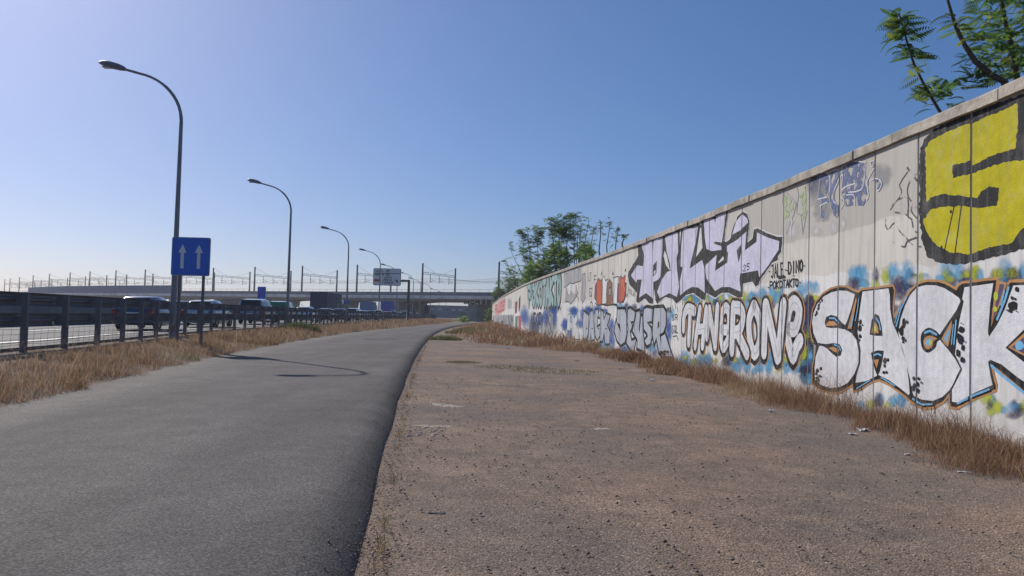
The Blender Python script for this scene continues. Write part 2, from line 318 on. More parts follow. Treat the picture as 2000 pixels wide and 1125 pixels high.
hw = tag(hb.build('motorway', M['highway']), kind='structure')
for off, dash in ((-1.7, 0), (-5.2, 1), (-8.8, 1), (-12.2, 0), (-16.2, 0), (-20, 1), (-23.6, 1), (-27.2, 0)):
    lb = MB(); y = -20.
    while y < 320:
        L_ = 4.0 if dash else 6.0
        lb.add([(GUARD(y)+off-.08, y, ZH+.034), (GUARD(y)+off+.08, y, ZH+.034), (GUARD(y+L_)+off+.08, y+L_, ZH+.034), (GUARD(y+L_)+off-.08, y+L_, ZH+.034)], [(0, 1, 2, 3)])
        y += 12. if dash else 6.
    lb.build('lane_marking', M['paint'], hw)
# concrete median barrier, in cast lengths
mbt = thing('median_barrier', 'grey concrete median barrier between the two carriageways', 'barrier', (GUARD(30)-14, 30, ZH))
for i, y in enumerate(range(0, 300, 6)):
    m_ = MB(); R_ = []
    for yy in (y+.02, y+5.98):
        c = GUARD(yy)-14.2; R_.append([(c-.3, yy, ZH), (c+.3, yy, ZH), (c+.3, yy, ZH+.1), (c+.12, yy, ZH+.4), (c+.09, yy, ZH+.95), (c-.09, yy, ZH+.95), (c-.12, yy, ZH+.4), (c-.3, yy, ZH+.1)])
    m_.loft(R_); m_.build('barrier_length', M['medbar'], mbt)

# ------------------------------------------------------------------ the long wall: panels, coping, painted letters
HW = 4.50; PANEL = 1.28; GAP = .011
# walk along the wall line in panel steps
def walk(y0, step, y1):
    out = [np.array([WALL(y0), y0])]
    while out[-1][1] < y1:
        y = out[-1][1]
        for _ in range(3):
            sl = (WALL(y+.5)-WALL(y-.5)); y = out[-1][1]+step/math.sqrt(1+sl*sl)
        out.append(np.array([WALL(y), y]))
    return out
J = walk(10.53-PANEL*7, PANEL, 192.)
NP = len(J)-1
wall_t = thing('graffiti_wall', 'long pale precast concrete wall covered in graffiti beside the dirt strip', 'wall', (J[8][0], J[8][1], 0))
pm = MB(); b_ = .012
prof = lambda w_: None
hwid = PANEL/2-GAP
# a panel in its own frame: x along the wall, y into the wall, z up; the face edges are chamfered
pm.add([(-hwid, b_, -.3), (-hwid+b_, 0, -.3), (hwid-b_, 0, -.3), (hwid, b_, -.3), (hwid, .24, -.3), (-hwid, .24, -.3),
        (-hwid, b_, HW), (-hwid+b_, 0, HW), (hwid-b_, 0, HW), (hwid, b_, HW), (hwid, .24, HW), (-hwid, .24, HW)],
       [(0, 1, 7, 6), (1, 2, 8, 7), (2, 3, 9, 8), (3, 4, 10, 9), (4, 5, 11, 10), (5, 0, 6, 11), (6, 7, 8, 9, 10, 11)])
pmesh = pm.mesh('panel', M['wall'])
cm = MB(); cl = PANEL/2-.006
cprof = [(-.075, 0), (-.075, .145), (-.06, .165), (.30, .18), (.30, 0)]
cm.loft([[(-cl, a, z) for a, z in cprof], [(-cl/3, a-.004, z+.004) for a, z in cprof], [(cl/3, a+.003, z-.003) for a, z in cprof], [(cl, a, z) for a, z in cprof]])
cmesh = cm.mesh('coping_stone', M['cope'])
back = MB()                                        # recessed backing strip that closes the joints
for i in range(NP):
    a, b = J[i], J[i+1]; c = (a+b)/2; t = (b-a)/np.linalg.norm(b-a); ang = math.atan2(t[1], t[0])
    # local +y must point into the wall (away from the path): rotate by pi so x runs towards the camera
    for me, z0, nm, jit in ((pmesh, 0, 'panel', 0), (cmesh, HW+.004, 'coping_stone', 1)):
        o = bpy.data.objects.new(nm, me); col.objects.link(o); o.parent = wall_t
        cc = c + (t*PANEL*.5 if jit else 0)
        o.location = (cc[0]-wall_t.location[0], cc[1]-wall_t.location[1], z0+(rng.uniform(-.008, .008) if jit else 0))
        o.rotation_euler = (0, 0, ang+math.pi)
        if not jit: dn = rng.uniform(0, .0025); o.location = (o.location[0]+t[1]*dn, o.location[1]-t[0]*dn, o.location[2])
        if jit: o.rotation_euler[1] = rng.uniform(-.009, .009); o.location = (o.location[0]+rng.uniform(-.012, .012), o.location[1], o.location[2]-.004)
    n = np.array([t[1], -t[0]])
    back.add([(*(a+n*.06), -.2), (*(b+n*.06), -.2), (*(b+n*.06), HW-.01), (*(a+n*.06), HW-.01)], [(0, 1, 2, 3)])
back.build('joint_backing', M['joint'], wall_t)

S_ = np.arange(NP+1)*PANEL
def wall_hit(x, y):
    """photo pixel -> (s along wall, height) on the wall face"""
    d = ray(x, y); best = None
    for i in range(NP):
        a, b = J[i], J[i+1]; e = b-a
        den = d[0]*e[1]-d[1]*e[0]
        if abs(den) < 1e-9: continue
        k = (a[0]*e[1]-a[1]*e[0])/den
        if k <= 0: continue
        p = k*d[:2]; tt = (p-a)@e/(e@e)
        if (0 <= tt <= 1) or (i == 0 and tt < 0): return np.array([S_[i]+tt*PANEL, EYE+k*d[2]])
    return np.array([S_[-1], EYE])
def wall_pt(s, v, i, off):
    a, b = J[i], J[i+1]; t = (b-a)/PANEL; n = np.array([-t[1], t[0]])       # n towards the path
    p = a + t*(s-S_[i]) + n*off
    return (p[0], p[1], v)
def clip(poly, ax, lim, keep_less):
    out = []
    for i in range(len(poly)):
        a, b = poly[i], poly[(i+1) % len(poly)]
        ia = (a[ax] <= lim) == keep_less; ib = (b[ax] <= lim) == keep_less
        if ia: out.append(a)
        if ia != ib:
            t = (lim-a[ax])/(b[ax]-a[ax]); out.append(a+(b-a)*t)
    return out
def catmull(pts, n=5, closed=True):
    P = [np.array(p, float) for p in pts]; m = len(P); out = []
    for i in range(m if closed else m-1):
        p0, p1, p2, p3 = (P[(i-1) % m], P[i], P[(i+1) % m], P[(i+2) % m]) if closed else (P[max(i-1, 0)], P[i], P[i+1], P[min(i+2, m-1)])
        for k in range(n):
            t = k/n; out.append(.5*((2*p1)+(-p0+p2)*t+(2*p0-5*p1+4*p2-p3)*t*t+(-p0+3*p1-3*p2+p3)*t**3))
    if not closed: out.append(P[-1])
    return out
PAINT = {}
def pc(name, c, rough=.8):
    if name not in PAINT and name.startswith('worn'): PAINT[name] = worn_mat('spray_paint_'+name, c, 7.)
    if name not in PAINT:
        m = PAINT[name] = mat('spray_paint_'+name, c, rough, 0, .10, 9., .35, 45., var2=.09, scale2=1.5, spec=.15); nt = m.node_tree; b = nt.nodes['Principled BSDF']
        src = b.inputs['Base Color'].links[0].from_socket; g = nt.nodes.new('ShaderNodeNewGeometry')
        def lay(scale, lo, hi, amt, c2, src, stretch=None):
            v = g.outputs['Position']
            if stretch: mp = nt.nodes.new('ShaderNodeMapping'); mp.inputs['Scale'].default_value = stretch; nt.links.new(v, mp.inputs[0]); v = mp.outputs[0]
            n = nt.nodes.new('ShaderNodeTexNoise'); n.inputs['Scale'].default_value = scale; n.inputs['Detail'].default_value = 6.; nt.links.new(v, n.inputs['Vector'])
            r_ = nt.nodes.new('ShaderNodeMapRange'); r_.inputs[1].default_value = lo; r_.inputs[2].default_value = hi; r_.inputs[3].default_value = 0; r_.inputs[4].default_value = amt; nt.links.new(n.outputs['Fac'], r_.inputs[0])
            x = nt.nodes.new('ShaderNodeMix'); x.data_type = 'RGBA'; nt.links.new(r_.outputs[0], x.inputs[0]); nt.links.new(src, x.inputs[6]); x.inputs[7].default_value = c2+(1,); return x.outputs[2]
        src = lay(1.6, .5, .75, .28, (.34, .33, .31), src, (6, 6, .5))        # rain streaks through the paint
        src = lay(30., .66, .72, .6, (.42, .41, .39), src)                     # pits and flakes down to the concrete
        src = lay(3., .55, .75, .18, (.45, .44, .42), src)                     # thin uneven coverage
        nt.links.new(src, b.inputs['Base Color'])
    return PAINT[name]
COL = dict(black=(.016, .016, .018), char=(.030, .030, .032), white=(.66, .665, .69), lilac=(.57, .56, .70), yellow=(.47, .42, .012), orange=(.46, .24, .10), blue=(.17, .42, .66), lime=(.50, .55, .06), purple=(.09, .075, .14),
           grey=(.42, .45, .51), teal=(.30, .44, .44), deep=(.07, .15, .42), navy=(.06, .085, .20), redo=(.52, .12, .06), wine=(.22, .06, .09), mid=(.36, .365, .38), pink=(.58, .30, .29), green=(.10, .22, .15), red=(.42, .10, .12), brown=(.24, .13, .08), pgreen=(.34, .42, .23), pale=(.62, .62, .61), wornnavy=(.13, .16, .29), worngreen=(.36, .44, .25), wornwhite=(.66, .66, .66), wornchar=(.09, .09, .095))
class Paint:
    """one painted letter or mark: layers of paint, clipped to the panels so that the joints stay open"""
    def __init__(s, ox=0, oy=0, sc=1.0): s.o = (ox, oy, sc); s.V = []; s.F = []; s.m = []; s.mats = []; s.lay = 0; s.cache = {}
    def h(s, p):
        q = (s.o[0]+p[0]/s.o[2], s.o[1]+p[1]/s.o[2])
        return wall_hit(*q)
    def tris(s, T, c):
        if c not in s.mats: s.mats.append(c)
        s.lay += 1; off = .003+.0006*s.lay; k = s.mats.index(c)
        for tri in T:
            lo, hi = min(p[0] for p in tri), max(p[0] for p in tri)
            for i in range(max(0, int(lo//PANEL)), min(NP-1, int(hi//PANEL))+1):
                q = clip(list(tri), 0, S_[i]+GAP+b_, False)
                if len(q) > 2: q = clip(q, 0, S_[i+1]-GAP-b_, True)
                if len(q) > 2: q = clip(q, 1, HW-.004, True)
                if len(q) > 2: q = clip(q, 1, 0.0, False)
                if len(q) < 3: continue
                o = len(s.V); s.V += [wall_pt(p[0], p[1], i, off) for p in q]; s.F.append(tuple(range(o, o+len(q)))); s.m.append(k)
        return s
    @staticmethod
    def rough(pts, amp, step, seed=1):
        q = random.Random(seed); out = []
        for i in range(len(pts)):
            a, b = np.array(pts[i], float), np.array(pts[(i+1) % len(pts)], float); n = max(1, int(np.linalg.norm(b-a)/step)); d = (b-a)/(np.linalg.norm(b-a)+1e-9); nn = np.array([-d[1], d[0]])
            out += [tuple(a+(b-a)*k/n+nn*q.uniform(-amp, amp)*(1 if k else .4)) for k in range(n)]
        return out
    def drips(s, c, pts, n, lmin, lmax, w, seed=0):
        q = random.Random(seed)
        for k in range(n):
            i = q.randrange(len(pts)-1); t = q.random(); x = pts[i][0]+(pts[i+1][0]-pts[i][0])*t; y = pts[i][1]+(pts[i+1][1]-pts[i][1])*t
            s.stroke(c, [(x, y), (x-.5, y+q.uniform(lmin, lmax))], w*q.uniform(.6, 1.3))
        return s
    def poly(s, c, pts, smooth=0):
        P = [s.h(p) for p in (catmull(pts, smooth) if smooth else pts)]
        T = tessellate_polygon([[Vector((p[0], p[1], 0)) for p in P]])
        return s.tris([[P[i] for i in t] for t in T], c)
    def ribbon(s, c, P, w, closed=False, cap=True):
        P = [np.array(p, float) for p in P]; Q = [P[0]]
        for p in P[1:]:
            if np.linalg.norm(p-Q[-1]) > 1e-4: Q.append(p)
        P = Q; m = len(P)
        if m < 2: return s
        if closed and np.linalg.norm(P[0]-P[-1]) < 1e-3: P = P[:-1]; m -= 1
        L, Rr = [], []
        for i in range(m):
            a = P[(i-1) % m] if (closed or i > 0) else None; b = P[(i+1) % m] if (closed or i < m-1) else None
            t1 = (P[i]-a)/np.linalg.norm(P[i]-a) if a is not None else None; t2 = (b-P[i])/np.linalg.norm(b-P[i]) if b is not None else None
            if t1 is None: t1 = t2
            if t2 is None: t2 = t1
            t = t1+t2; nt = np.linalg.norm(t); t = t/nt if nt > 1e-6 else t2
            nn = np.array([-t[1], t[0]]); cs = max(.45, float(np.array([-t2[1], t2[0]])@nn)); L.append(P[i]+nn*w/2/cs); Rr.append(P[i]-nn*w/2/cs)
        T = []
        for i in range(m if closed else m-1):
            j = (i+1) % m; T += [[L[i], Rr[i], Rr[j]], [L[i], Rr[j], L[j]]]
        if cap and not closed:
            for e, q in ((0, 1), (m-1, m-2)):
                d = P[e]-P[q]; d /= np.linalg.norm(d); nn = np.array([-d[1], d[0]]); fan = [P[e]+w/2*(math.cos(a)*nn+math.sin(a)*d) for a in np.linspace(0, math.pi, 6)]
                T += [[fan[0], fan[k], fan[k+1]] for k in range(1, 5)]
        return s.tris(T, c)
    def stroke(s, c, pts, w, smooth=0, closed=False, cap=True):
        return s.ribbon(c, [s.h(p) for p in (catmull(pts, smooth, closed) if smooth else pts)], w, closed, cap)
    def blob(s, c, x, y, rx, ry, wob=.0, n=12, seed=0):
        q = random.Random(seed*7+int(x*3+y)); return s.poly(c, [(x+rx*math.cos(a)*(1+q.uniform(-wob, wob)), y+ry*math.sin(a)*(1+q.uniform(-wob, wob))) for a in np.linspace(0, 2*math.pi, n, endpoint=False)], 2 if wob else 0)
    def letter(s, fill, line, pts, o, smooth=0):
        s.stroke(line, pts, 2*o, smooth, True); return s.poly(fill, pts, smooth)
    def build(s, name, label=None):
        if not s.F: return None
        o_ = wall_t.location; me = bpy.data.meshes.new(name)
        me.from_pydata([(p[0]-o_[0], p[1]-o_[1], p[2]) for p in s.V], [], s.F)
        for c in s.mats: me.materials.append(pc(c, COL[c]))
        me.polygons.foreach_set('material_index', s.m); me.update()
        ob = bpy.data.objects.new(name, me); col.objects.link(ob); ob.parent = wall_t
        if label: ob['label'] = label
        return ob
SPR = {k: spray_mat('spray_mist_'+k, COL[k]) for k in ('blue', 'lime', 'purple', 'deep', 'pale', 'mid', 'pink', 'white', 'navy')}
_spl = [0]
def mist(items, frame, label=None):
    """soft sprayed spots: alpha fades to the rim; items (colour, x, y, rx, ry) in frame pixels"""
    ox, oy, sc = frame; by = {}
    for it in items: by.setdefault(it[0], []).append(it)
    for c, L in by.items():
        V, T, A = [], [], []
        for (_, x, y, rx, ry) in L:
            _spl[0] += 1; off = .0016+.00012*(_spl[0] % 9); q = random.Random(_spl[0]); n = 14
            rx *= 1.75; ry *= 1.65; P = [np.append(wall_hit(ox+x/sc, oy+y/sc), .8)]
            for ring, al in ((.45, .62), (1., 0.)):
                for k in range(n):
                    a = 2*math.pi*k/n; w_ = ring*(1+q.uniform(-.15, .15)); P.append(np.append(wall_hit(ox+(x+rx*w_*math.cos(a))/sc, oy+(y+ry*w_*math.sin(a))/sc), al))
            tr = []
            for k in range(n):
                k2 = (k+1) % n; tr += [(0, 1+k, 1+k2), (1+k, 1+n+k, 1+n+k2), (1+k, 1+n+k2, 1+k2)]
            for t_ in tr:
                tri = [P[j] for j in t_]; lo, hi = min(p[0] for p in tri), max(p[0] for p in tri)
                for i in range(max(0, int(lo//PANEL)), min(NP-1, int(hi//PANEL))+1):
                    g = clip(list(tri), 0, S_[i]+GAP+b_, False)
                    if len(g) > 2: g = clip(g, 0, S_[i+1]-GAP-b_, True)
                    if len(g) > 2: g = clip(g, 1, HW-.004, True)
                    if len(g) > 2: g = clip(g, 1, 0.0, False)
                    if len(g) < 3: continue
                    o = len(V); V += [wall_pt(p[0], p[1], i, off) for p in g]; A += [p[2] for p in g]; T += [(o, o+j, o+j+1) for j in range(1, len(g)-1)]
        if not T: continue
        o_ = wall_t.location; Vv = np.array(V)-np.array([o_[0], o_[1], 0]); al = np.array(A)[:, None].repeat(3, 1)
        ob = bpy.data.objects.new('sprayed_mist', fast_mesh('sprayed_mist', Vv, T, SPR[c], al)); col.objects.link(ob); ob.parent = wall_t
        if label: ob['label'] = label
# stroke alphabet in a unit box
FONT = {'A': [[(0, 0), (.5, 1), (1, 0)], [(.2, .38), (.8, .38)]], 'B': [[(0, 0), (0, 1), (.7, .95), (.8, .75), (.6, .55), (0, .52)], [(.5, .52), (1, .3), (.7, .03), (0, 0)]], 'C': [[(1, .85), (.6, 1), (.15, .8), (0, .5), (.15, .2), (.6, 0), (1, .15)]],
        'D': [[(0, 0), (0, 1), (.6, .95), (1, .6), (1, .35), (.6, .03), (0, 0)]], 'E': [[(1, 1), (0, 1), (0, 0), (1, 0)], [(0, .52), (.8, .52)]], 'I': [[(.5, 0), (.5, 1)]], 'F': [[(1, 1), (0, 1), (0, 0)], [(0, .52), (.8, .52)]], 'G': [[(1, .85), (.6, 1), (.15, .8), (0, .5), (.15, .2), (.6, 0), (1, .2), (1, .45), (.55, .45)]], 'H': [[(0, 0), (0, 1)], [(1, 0), (1, 1)], [(0, .5), (1, .5)]], 'Y': [[(0, 1), (.5, .5), (1, 1)], [(.5, .5), (.5, 0)]], 'J': [[(.1, 1), (.9, 1), (.8, .2), (.5, 0), (.1, .15)]], 'K': [[(0, 0), (0, 1)], [(1, 1), (.05, .5), (1, 0)]],
        'L': [[(0, 1), (0, 0), (1, 0)]], 'M': [[(0, 0), (0, 1), (.5, .4), (1, 1), (1, 0)]], 'N': [[(0, 0), (0, 1), (1, 0), (1, 1)]], 'O': [[(.5, 1), (.1, .8), (0, .5), (.1, .2), (.5, 0), (.9, .2), (1, .5), (.9, .8), (.5, 1)]], 'P': [[(0, 0), (0, 1), (.8, .95), (1, .75), (.8, .5), (0, .45)]],
        'Q': [[(.5, 1), (.1, .8), (0, .5), (.1, .2), (.5, 0), (.9, .2), (1, .5), (.9, .8), (.5, 1)], [(.6, .3), (1, 0)]], 'R': [[(0, 0), (0, 1), (.8, .95), (1, .75), (.8, .52), (0, .48)], [(.4, .48), (1, 0)]], 'S': [[(1, .88), (.5, 1), (.05, .82), (.2, .58), (.8, .45), (.95, .2), (.5, 0), (0, .12)]], 'T': [[(0, 1), (1, 1)], [(.5, 1), (.5, 0)]],
        'U': [[(0, 1), (.05, .2), (.5, 0), (.95, .2), (1, 1)]], 'V': [[(0, 1), (.5, 0), (1, 1)]], 'X': [[(0, 1), (1, 0)], [(0, 0), (1, 1)]], 'Z': [[(0, 1), (1, 1), (0, 0), (1, 0)]], '0': [[(.5, 1), (.1, .8), (.1, .2), (.5, 0), (.9, .2), (.9, .8), (.5, 1)]], '1': [[(.2, .8), (.55, 1), (.55, 0)]], '7': [[(0, 1), (1, 1), (.4, 0)]], '8': [[(.5, .52), (.1, .75), (.5, 1), (.9, .75), (.5, .52), (.05, .25), (.5, 0), (.95, .25), (.5, .52)]], '2': [[(0, .8), (.5, 1), (1, .75), (0, 0), (1, 0)]], '5': [[(1, 1), (.1, 1), (.1, .58), (.7, .6), (1, .3), (.6, 0), (0, .1)]],
        '.': [[(.4, .5), (.6, .5)]], 'm': [[(0, 0), (0, .6)], [(0, .5), (.3, .62), (.5, .5), (.5, 0)], [(.5, .5), (.8, .62), (1, .5), (1, 0)]], ' ': []}
def write(p, c, text, tl, tr, br, bl, w, gap=.28, outline=None, fillw=None):
    """letters of a word in the quad tl,tr,br,bl (frame pixels); outline gives fat letters"""
    n = len(text); tl, tr, br, bl = [np.array(q, float) for q in (tl, tr, br, bl)]; S = []
    for i, ch in enumerate(text):
        x0, x1 = i/n, (i+1-gap)/n
        for st in FONT.get(ch, []):
            S.append([(tl*(1-u)+tr*u)*v + (bl*(1-u)+br*u)*(1-v) for u, v in [(x0+(x1-x0)*a, b) for a, b in st]])
    if outline:
        for q in S: p.stroke(outline, q, w+fillw, 3 if len(q) > 2 else 0)
    for q in S: p.stroke(c, q, w, 3 if (outline and len(q) > 2) else 0)
    return p

# ------------------------------------------------------------------ the painted pieces on the wall
C4, C6, C7, C8, C10, C11, CF, C12, CU, CM = (950, 400, 5.626), (1200, 380, 5.), (1560, 520, 4.536), (1560, 130, 2.8125), (1300, 540, 5.115), (1100, 580, 9.), (950, 570, 9.376), (1480, 330, 4.891), (1060, 490, 9.378), (1040, 560, 8.655)
# --- white four-letter piece low on the wall
q_ = random.Random(11)
it = []
for x, y, r_ in [(480, 70, 34), (560, 75, 40), (835, 60, 44), (960, 60, 46), (1300, 40, 40), (1400, 30, 44), (1830, 40, 46), (2000, 50, 40), (20, 220, 34), (90, 190, 30), (150, 190, 26), (40, 420, 34), (80, 400, 26), (60, 560, 34), (95, 880, 34), (60, 960, 40), (90, 1000, 30)]:
    it.append(('blue', x, y, r_, r_*1.7))
for x, y, r_ in [(500, 140, 22), (590, 150, 24), (960, 160, 28), (1040, 95, 26), (1350, 105, 28), (1425, 85, 26), (1490, 70, 28), (1770, 65, 46), (1890, 65, 40), (1560, 35, 40), (90, 620, 24), (85, 740, 26), (40, 460, 20), (120, 660, 20), (150, 280, 22), (30, 860, 22), (1750, 260, 34), (1745, 380, 26)]:
    it.append(('lime', x, y, r_, r_))
for x, y, r_ in [(490, 170, 60), (880, 170, 70), (900, 240, 60), (990, 140, 60), (1350, 130, 60), (1500, 110, 70), (1760, 100, 60), (1900, 100, 70), (75, 560, 50), (80, 700, 50), (70, 820, 46), (95, 480, 44), (90, 330, 44), (1745, 300, 60), (855, 380, 40)]:
    it.insert(0, ('purple', x, y, r_*.8, r_))
for k in range(34):
    x = q_.uniform(150, 2100); y = 1130+110*math.sin(x/260.)+q_.uniform(0, 110); it.append((q_.choice(['blue', 'lime', 'blue', 'purple']), x, y, q_.uniform(20, 46), q_.uniform(24, 50)))
for k in range(46):
    x = q_.uniform(60, 2100); y = 1150+90*math.sin(x/260.)+q_.uniform(-10, 110); it.append((q_.choice(['blue', 'lime', 'blue', 'purple', 'lime']), x, y, q_.uniform(22, 46), q_.uniform(28, 56)))
for k in range(22):
    x = q_.uniform(420, 2050); it.append((q_.choice(['blue', 'lime', 'blue', 'purple']), x, q_.uniform(60, 170), q_.uniform(18, 36), q_.uniform(34, 64)))
for k in range(16): it.append((q_.choice(['blue', 'lime', 'purple']), q_.uniform(20, 110), q_.uniform(280, 1000), q_.uniform(18, 30), q_.uniform(30, 60)))
mist(it, C7, 'soft blue, lime and purple spray around the big white letters')
sil = [(115, 480), (125, 390), (160, 310), (215, 250), (285, 205), (360, 185), (430, 190), (490, 220), (530, 235), (560, 212), (700, 196), (835, 180), (848, 215), (835, 330), (836, 400), (845, 465), (880, 400), (930, 310), (990, 230), (1050, 165), (1130, 140), (1220, 138), (1290, 155), (1350, 185), (1400, 215), (1420, 175), (1450, 155), (1520, 150), (1650, 130), (1755, 120),
       (1745, 200), (1715, 400), (1705, 540), (1760, 420), (1810, 300), (1850, 180), (1875, 145), (2030, 138), (2250, 130), (2330, 300), (2200, 520), (2060, 690), (2220, 860), (2400, 1060), (2420, 1260), (2300, 1330), (2150, 1230), (1950, 1060), (1760, 900), (1705, 880), (1720, 960), (1745, 1050), (1740, 1090), (1560, 1160), (1400, 1250), (1345, 1240), (1345, 1130), (1330, 1130),
       (1280, 1195), (1200, 1240), (1110, 1250), (1040, 1225), (985, 1180), (900, 1110), (800, 1040), (710, 1000), (640, 1020), (520, 1095), (490, 1100), (480, 1040), (440, 1070), (370, 1110), (280, 1115), (190, 1085), (120, 1040), (125, 900), (150, 760), (155, 690), (120, 640), (105, 560)]
p = Paint(*C7); p.stroke('orange', sil, .075, 0, True); p.poly('black', Paint.rough(sil, 2.0, 24, 6)); p.drips('black', sil[50:70], 9, 20, 70, .018, 2); p.build('painted_outline', 'black backing shape with an orange rim behind the big white letters')
S_white = [(500, 250), (470, 370), (430, 490), (412, 525), (415, 562), (470, 592), (515, 655), (533, 760), (530, 860), (495, 955), (435, 1035), (360, 1072), (280, 1078), (200, 1052), (148, 1012), (143, 900), (153, 800), (182, 715), (160, 655), (132, 590), (121, 500), (132, 420), (163, 340), (222, 270), (290, 232), (360, 215), (430, 218)]
p = Paint(*C7); p.lay = 3; p.poly('white', S_white)
p.poly('black', [(232, 500), (245, 450), (290, 430), (340, 445), (385, 500), (425, 530), (440, 548), (405, 560), (340, 545), (290, 548), (245, 540)]); p.poly('orange', [(243, 515), (270, 485), (320, 490), (352, 525), (300, 527), (255, 531)]); p.stroke('blue', [(275, 460), (320, 460), (355, 500)], .03)
p.poly('black', [(128, 625), (165, 678), (250, 690), (310, 680), (365, 690), (388, 740), (375, 790), (335, 802), (295, 770), (250, 725), (205, 703), (168, 712), (140, 690)]); p.poly('orange', [(265, 722), (320, 715), (360, 740), (350, 770), (315, 755)]); p.stroke('blue', [(320, 695), (362, 712), (375, 745)], .03)
for k in range(9): p.blob('black', 205-7*k+q_.uniform(-8, 8), 300+17*k+q_.uniform(-6, 6), q_.uniform(6, 12), q_.uniform(7, 15), .3, 8, k)
for k in range(8): p.blob('black', 175+q_.uniform(-14, 28), 905+17*k, q_.uniform(6, 14), q_.uniform(9, 22), .3, 8, k)
p.build('painted_letter', 'white bubble letter S with orange and blue drops')
A_white = [(568, 225), (690, 210), (798, 196), (810, 260), (813, 380), (833, 500), (878, 600), (928, 740), (960, 880), (978, 1020), (985, 1130), (975, 1140), (900, 1080), (800, 1008), (710, 963), (600, 1018), (506, 1032), (515, 970), (548, 860), (552, 750), (534, 640), (524, 580), (545, 380)]
p = Paint(*C7); p.lay = 3; p.poly('white', A_white)
p.poly('black', [(630, 605), (648, 480), (680, 420), (715, 440), (740, 540), (747, 617), (690, 617)]); p.poly('orange', [(645, 592), (660, 520), (685, 495), (705, 540), (712, 594)]); p.poly('lime', [(665, 575), (672, 535), (688, 520), (695, 578)]); p.stroke('blue', [(690, 460), (715, 500), (728, 560)], .035)
p.poly('black', [(643, 766), (700, 745), (757, 748), (747, 830), (722, 930), (702, 975), (680, 920), (655, 830)]); p.stroke('blue', [(668, 790), (705, 775), (735, 790)], .03); p.poly('orange', [(668, 828), (715, 825), (695, 905)])
for x, y, a, b in [(550, 495, 12, 22), (545, 550, 14, 30), (548, 620, 12, 20), (540, 655, 8, 14), (570, 520, 6, 8), (768, 840, 14, 28), (795, 830, 8, 18), (765, 880, 10, 18), (760, 940, 12, 16), (785, 940, 8, 14)]: p.blob('black', x, y, a, b, .25, 9)
for a, b in [((520, 1085), (640, 1010)), ((740, 985), (860, 1060))]: p.stroke('blue', [a, b], .022)
p.poly('orange', [(440, 552), (515, 275), (522, 300), (492, 470), (478, 556)]); p.poly('blue', [(458, 535), (500, 400), (480, 535)]); p.stroke('blue', [(538, 290), (530, 380), (510, 480)], .025)
p.build('painted_letter', 'white bubble letter A with a black arched counter')
C_white = [(1050, 188), (1130, 166), (1220, 170), (1290, 192), (1370, 242), (1425, 282), (1436, 310), (1400, 390), (1330, 490), (1270, 578), (1245, 618), (1262, 662), (1330, 742), (1390, 822), (1436, 908), (1408, 960), (1368, 1050), (1340, 1095), (1276, 1158), (1191, 1193), (1094, 1182), (1021, 1146), (1003, 1089), (990, 1000), (955, 860), (905, 700), (886, 590), (905, 470), (945, 350), (993, 252)]
p = Paint(*C7); p.lay = 3; p.poly('white', C_white)
p.poly('black', [(1083, 650), (1098, 585), (1150, 545), (1210, 565), (1250, 605), (1275, 640), (1232, 668), (1215, 722), (1150, 767), (1100, 732)], 3); p.poly('orange', [(1108, 680), (1120, 635), (1165, 615), (1230, 640), (1195, 665), (1185, 712), (1140, 735)], 3); p.poly('blue', [(1125, 685), (1140, 650), (1175, 640), (1185, 665), (1160, 705)], 3); p.blob('lime', 1172, 675, 14, 22)
p.stroke('blue', [(1120, 590), (1165, 572), (1225, 605)], .035)
p.poly('orange', [(1268, 645), (1360, 480), (1362, 540), (1330, 715), (1300, 690)]); p.poly('blue', [(1290, 640), (1345, 540), (1322, 680)]); p.stroke('blue', [(1400, 480), (1380, 690)], .03); p.stroke('blue', [(1376, 520), (1360, 690)], .022)
p.poly('orange', [(850, 440), (905, 320), (920, 330), (870, 470)]); p.stroke('blue', [(960, 275), (910, 380), (870, 530)], .035); p.stroke('blue', [(915, 330), (880, 420), (860, 500)], .022)
for x, y, a, b in [(935, 500, 16, 40), (915, 570, 18, 40), (965, 492, 10, 16), (930, 640, 12, 20), (950, 655, 8, 14), (930, 672, 8, 10), (1025, 990, 10, 18), (1070, 995, 9, 14), (1050, 1045, 26, 24), (1020, 1080, 14, 24), (1060, 1100, 14, 22), (1095, 1030, 7, 10)]: p.blob('black', x, y, a, b, .25, 9)
p.stroke('blue', [(1020, 1175), (1100, 1225), (1190, 1222)], .03); p.build('painted_letter', 'white bubble letter C with a curled blue and orange counter')
K_white = [(1472, 186), (1650, 161), (1727, 150), (1700, 330), (1679, 590), (1690, 625), (1760, 520), (1830, 380), (1880, 240), (1905, 170), (2050, 165), (2200, 160), (2270, 300), (2150, 480), (2000, 570), (1842, 720), (2000, 850), (2200, 1000), (2330, 1240), (2200, 1150), (1950, 990), (1800, 870), (1700, 828), (1682, 850), (1700, 960), (1720, 1052), (1560, 1122), (1409, 1208), (1362, 1200), (1362, 1095), (1448, 925), (1450, 905), (1388, 780), (1403, 650), (1428, 480), (1466, 310), (1452, 290)]
p = Paint(*C7); p.lay = 3; p.poly('white', K_white); p.poly('black', [(1835, 722), (2000, 560), (2200, 400), (2300, 700), (2250, 960), (2000, 850)]); p.poly('orange', [(1860, 718), (2010, 585), (2200, 440), (2260, 700), (2200, 900), (2010, 800)]); p.poly('purple', [(1890, 718), (2020, 610), (2200, 470), (2230, 700), (2190, 860), (2010, 780)]); p.blob('blue', 1960, 705, 40, 40, .2)
p.poly('orange', [(1708, 540), (1735, 330), (1775, 125), (1850, 150), (1800, 320), (1745, 440)]); p.poly('purple', [(1722, 500), (1750, 330), (1785, 160), (1830, 160), (1785, 310)]); p.blob('lime', 1752, 265, 20, 40); p.blob('lime', 1748, 380, 16, 24)
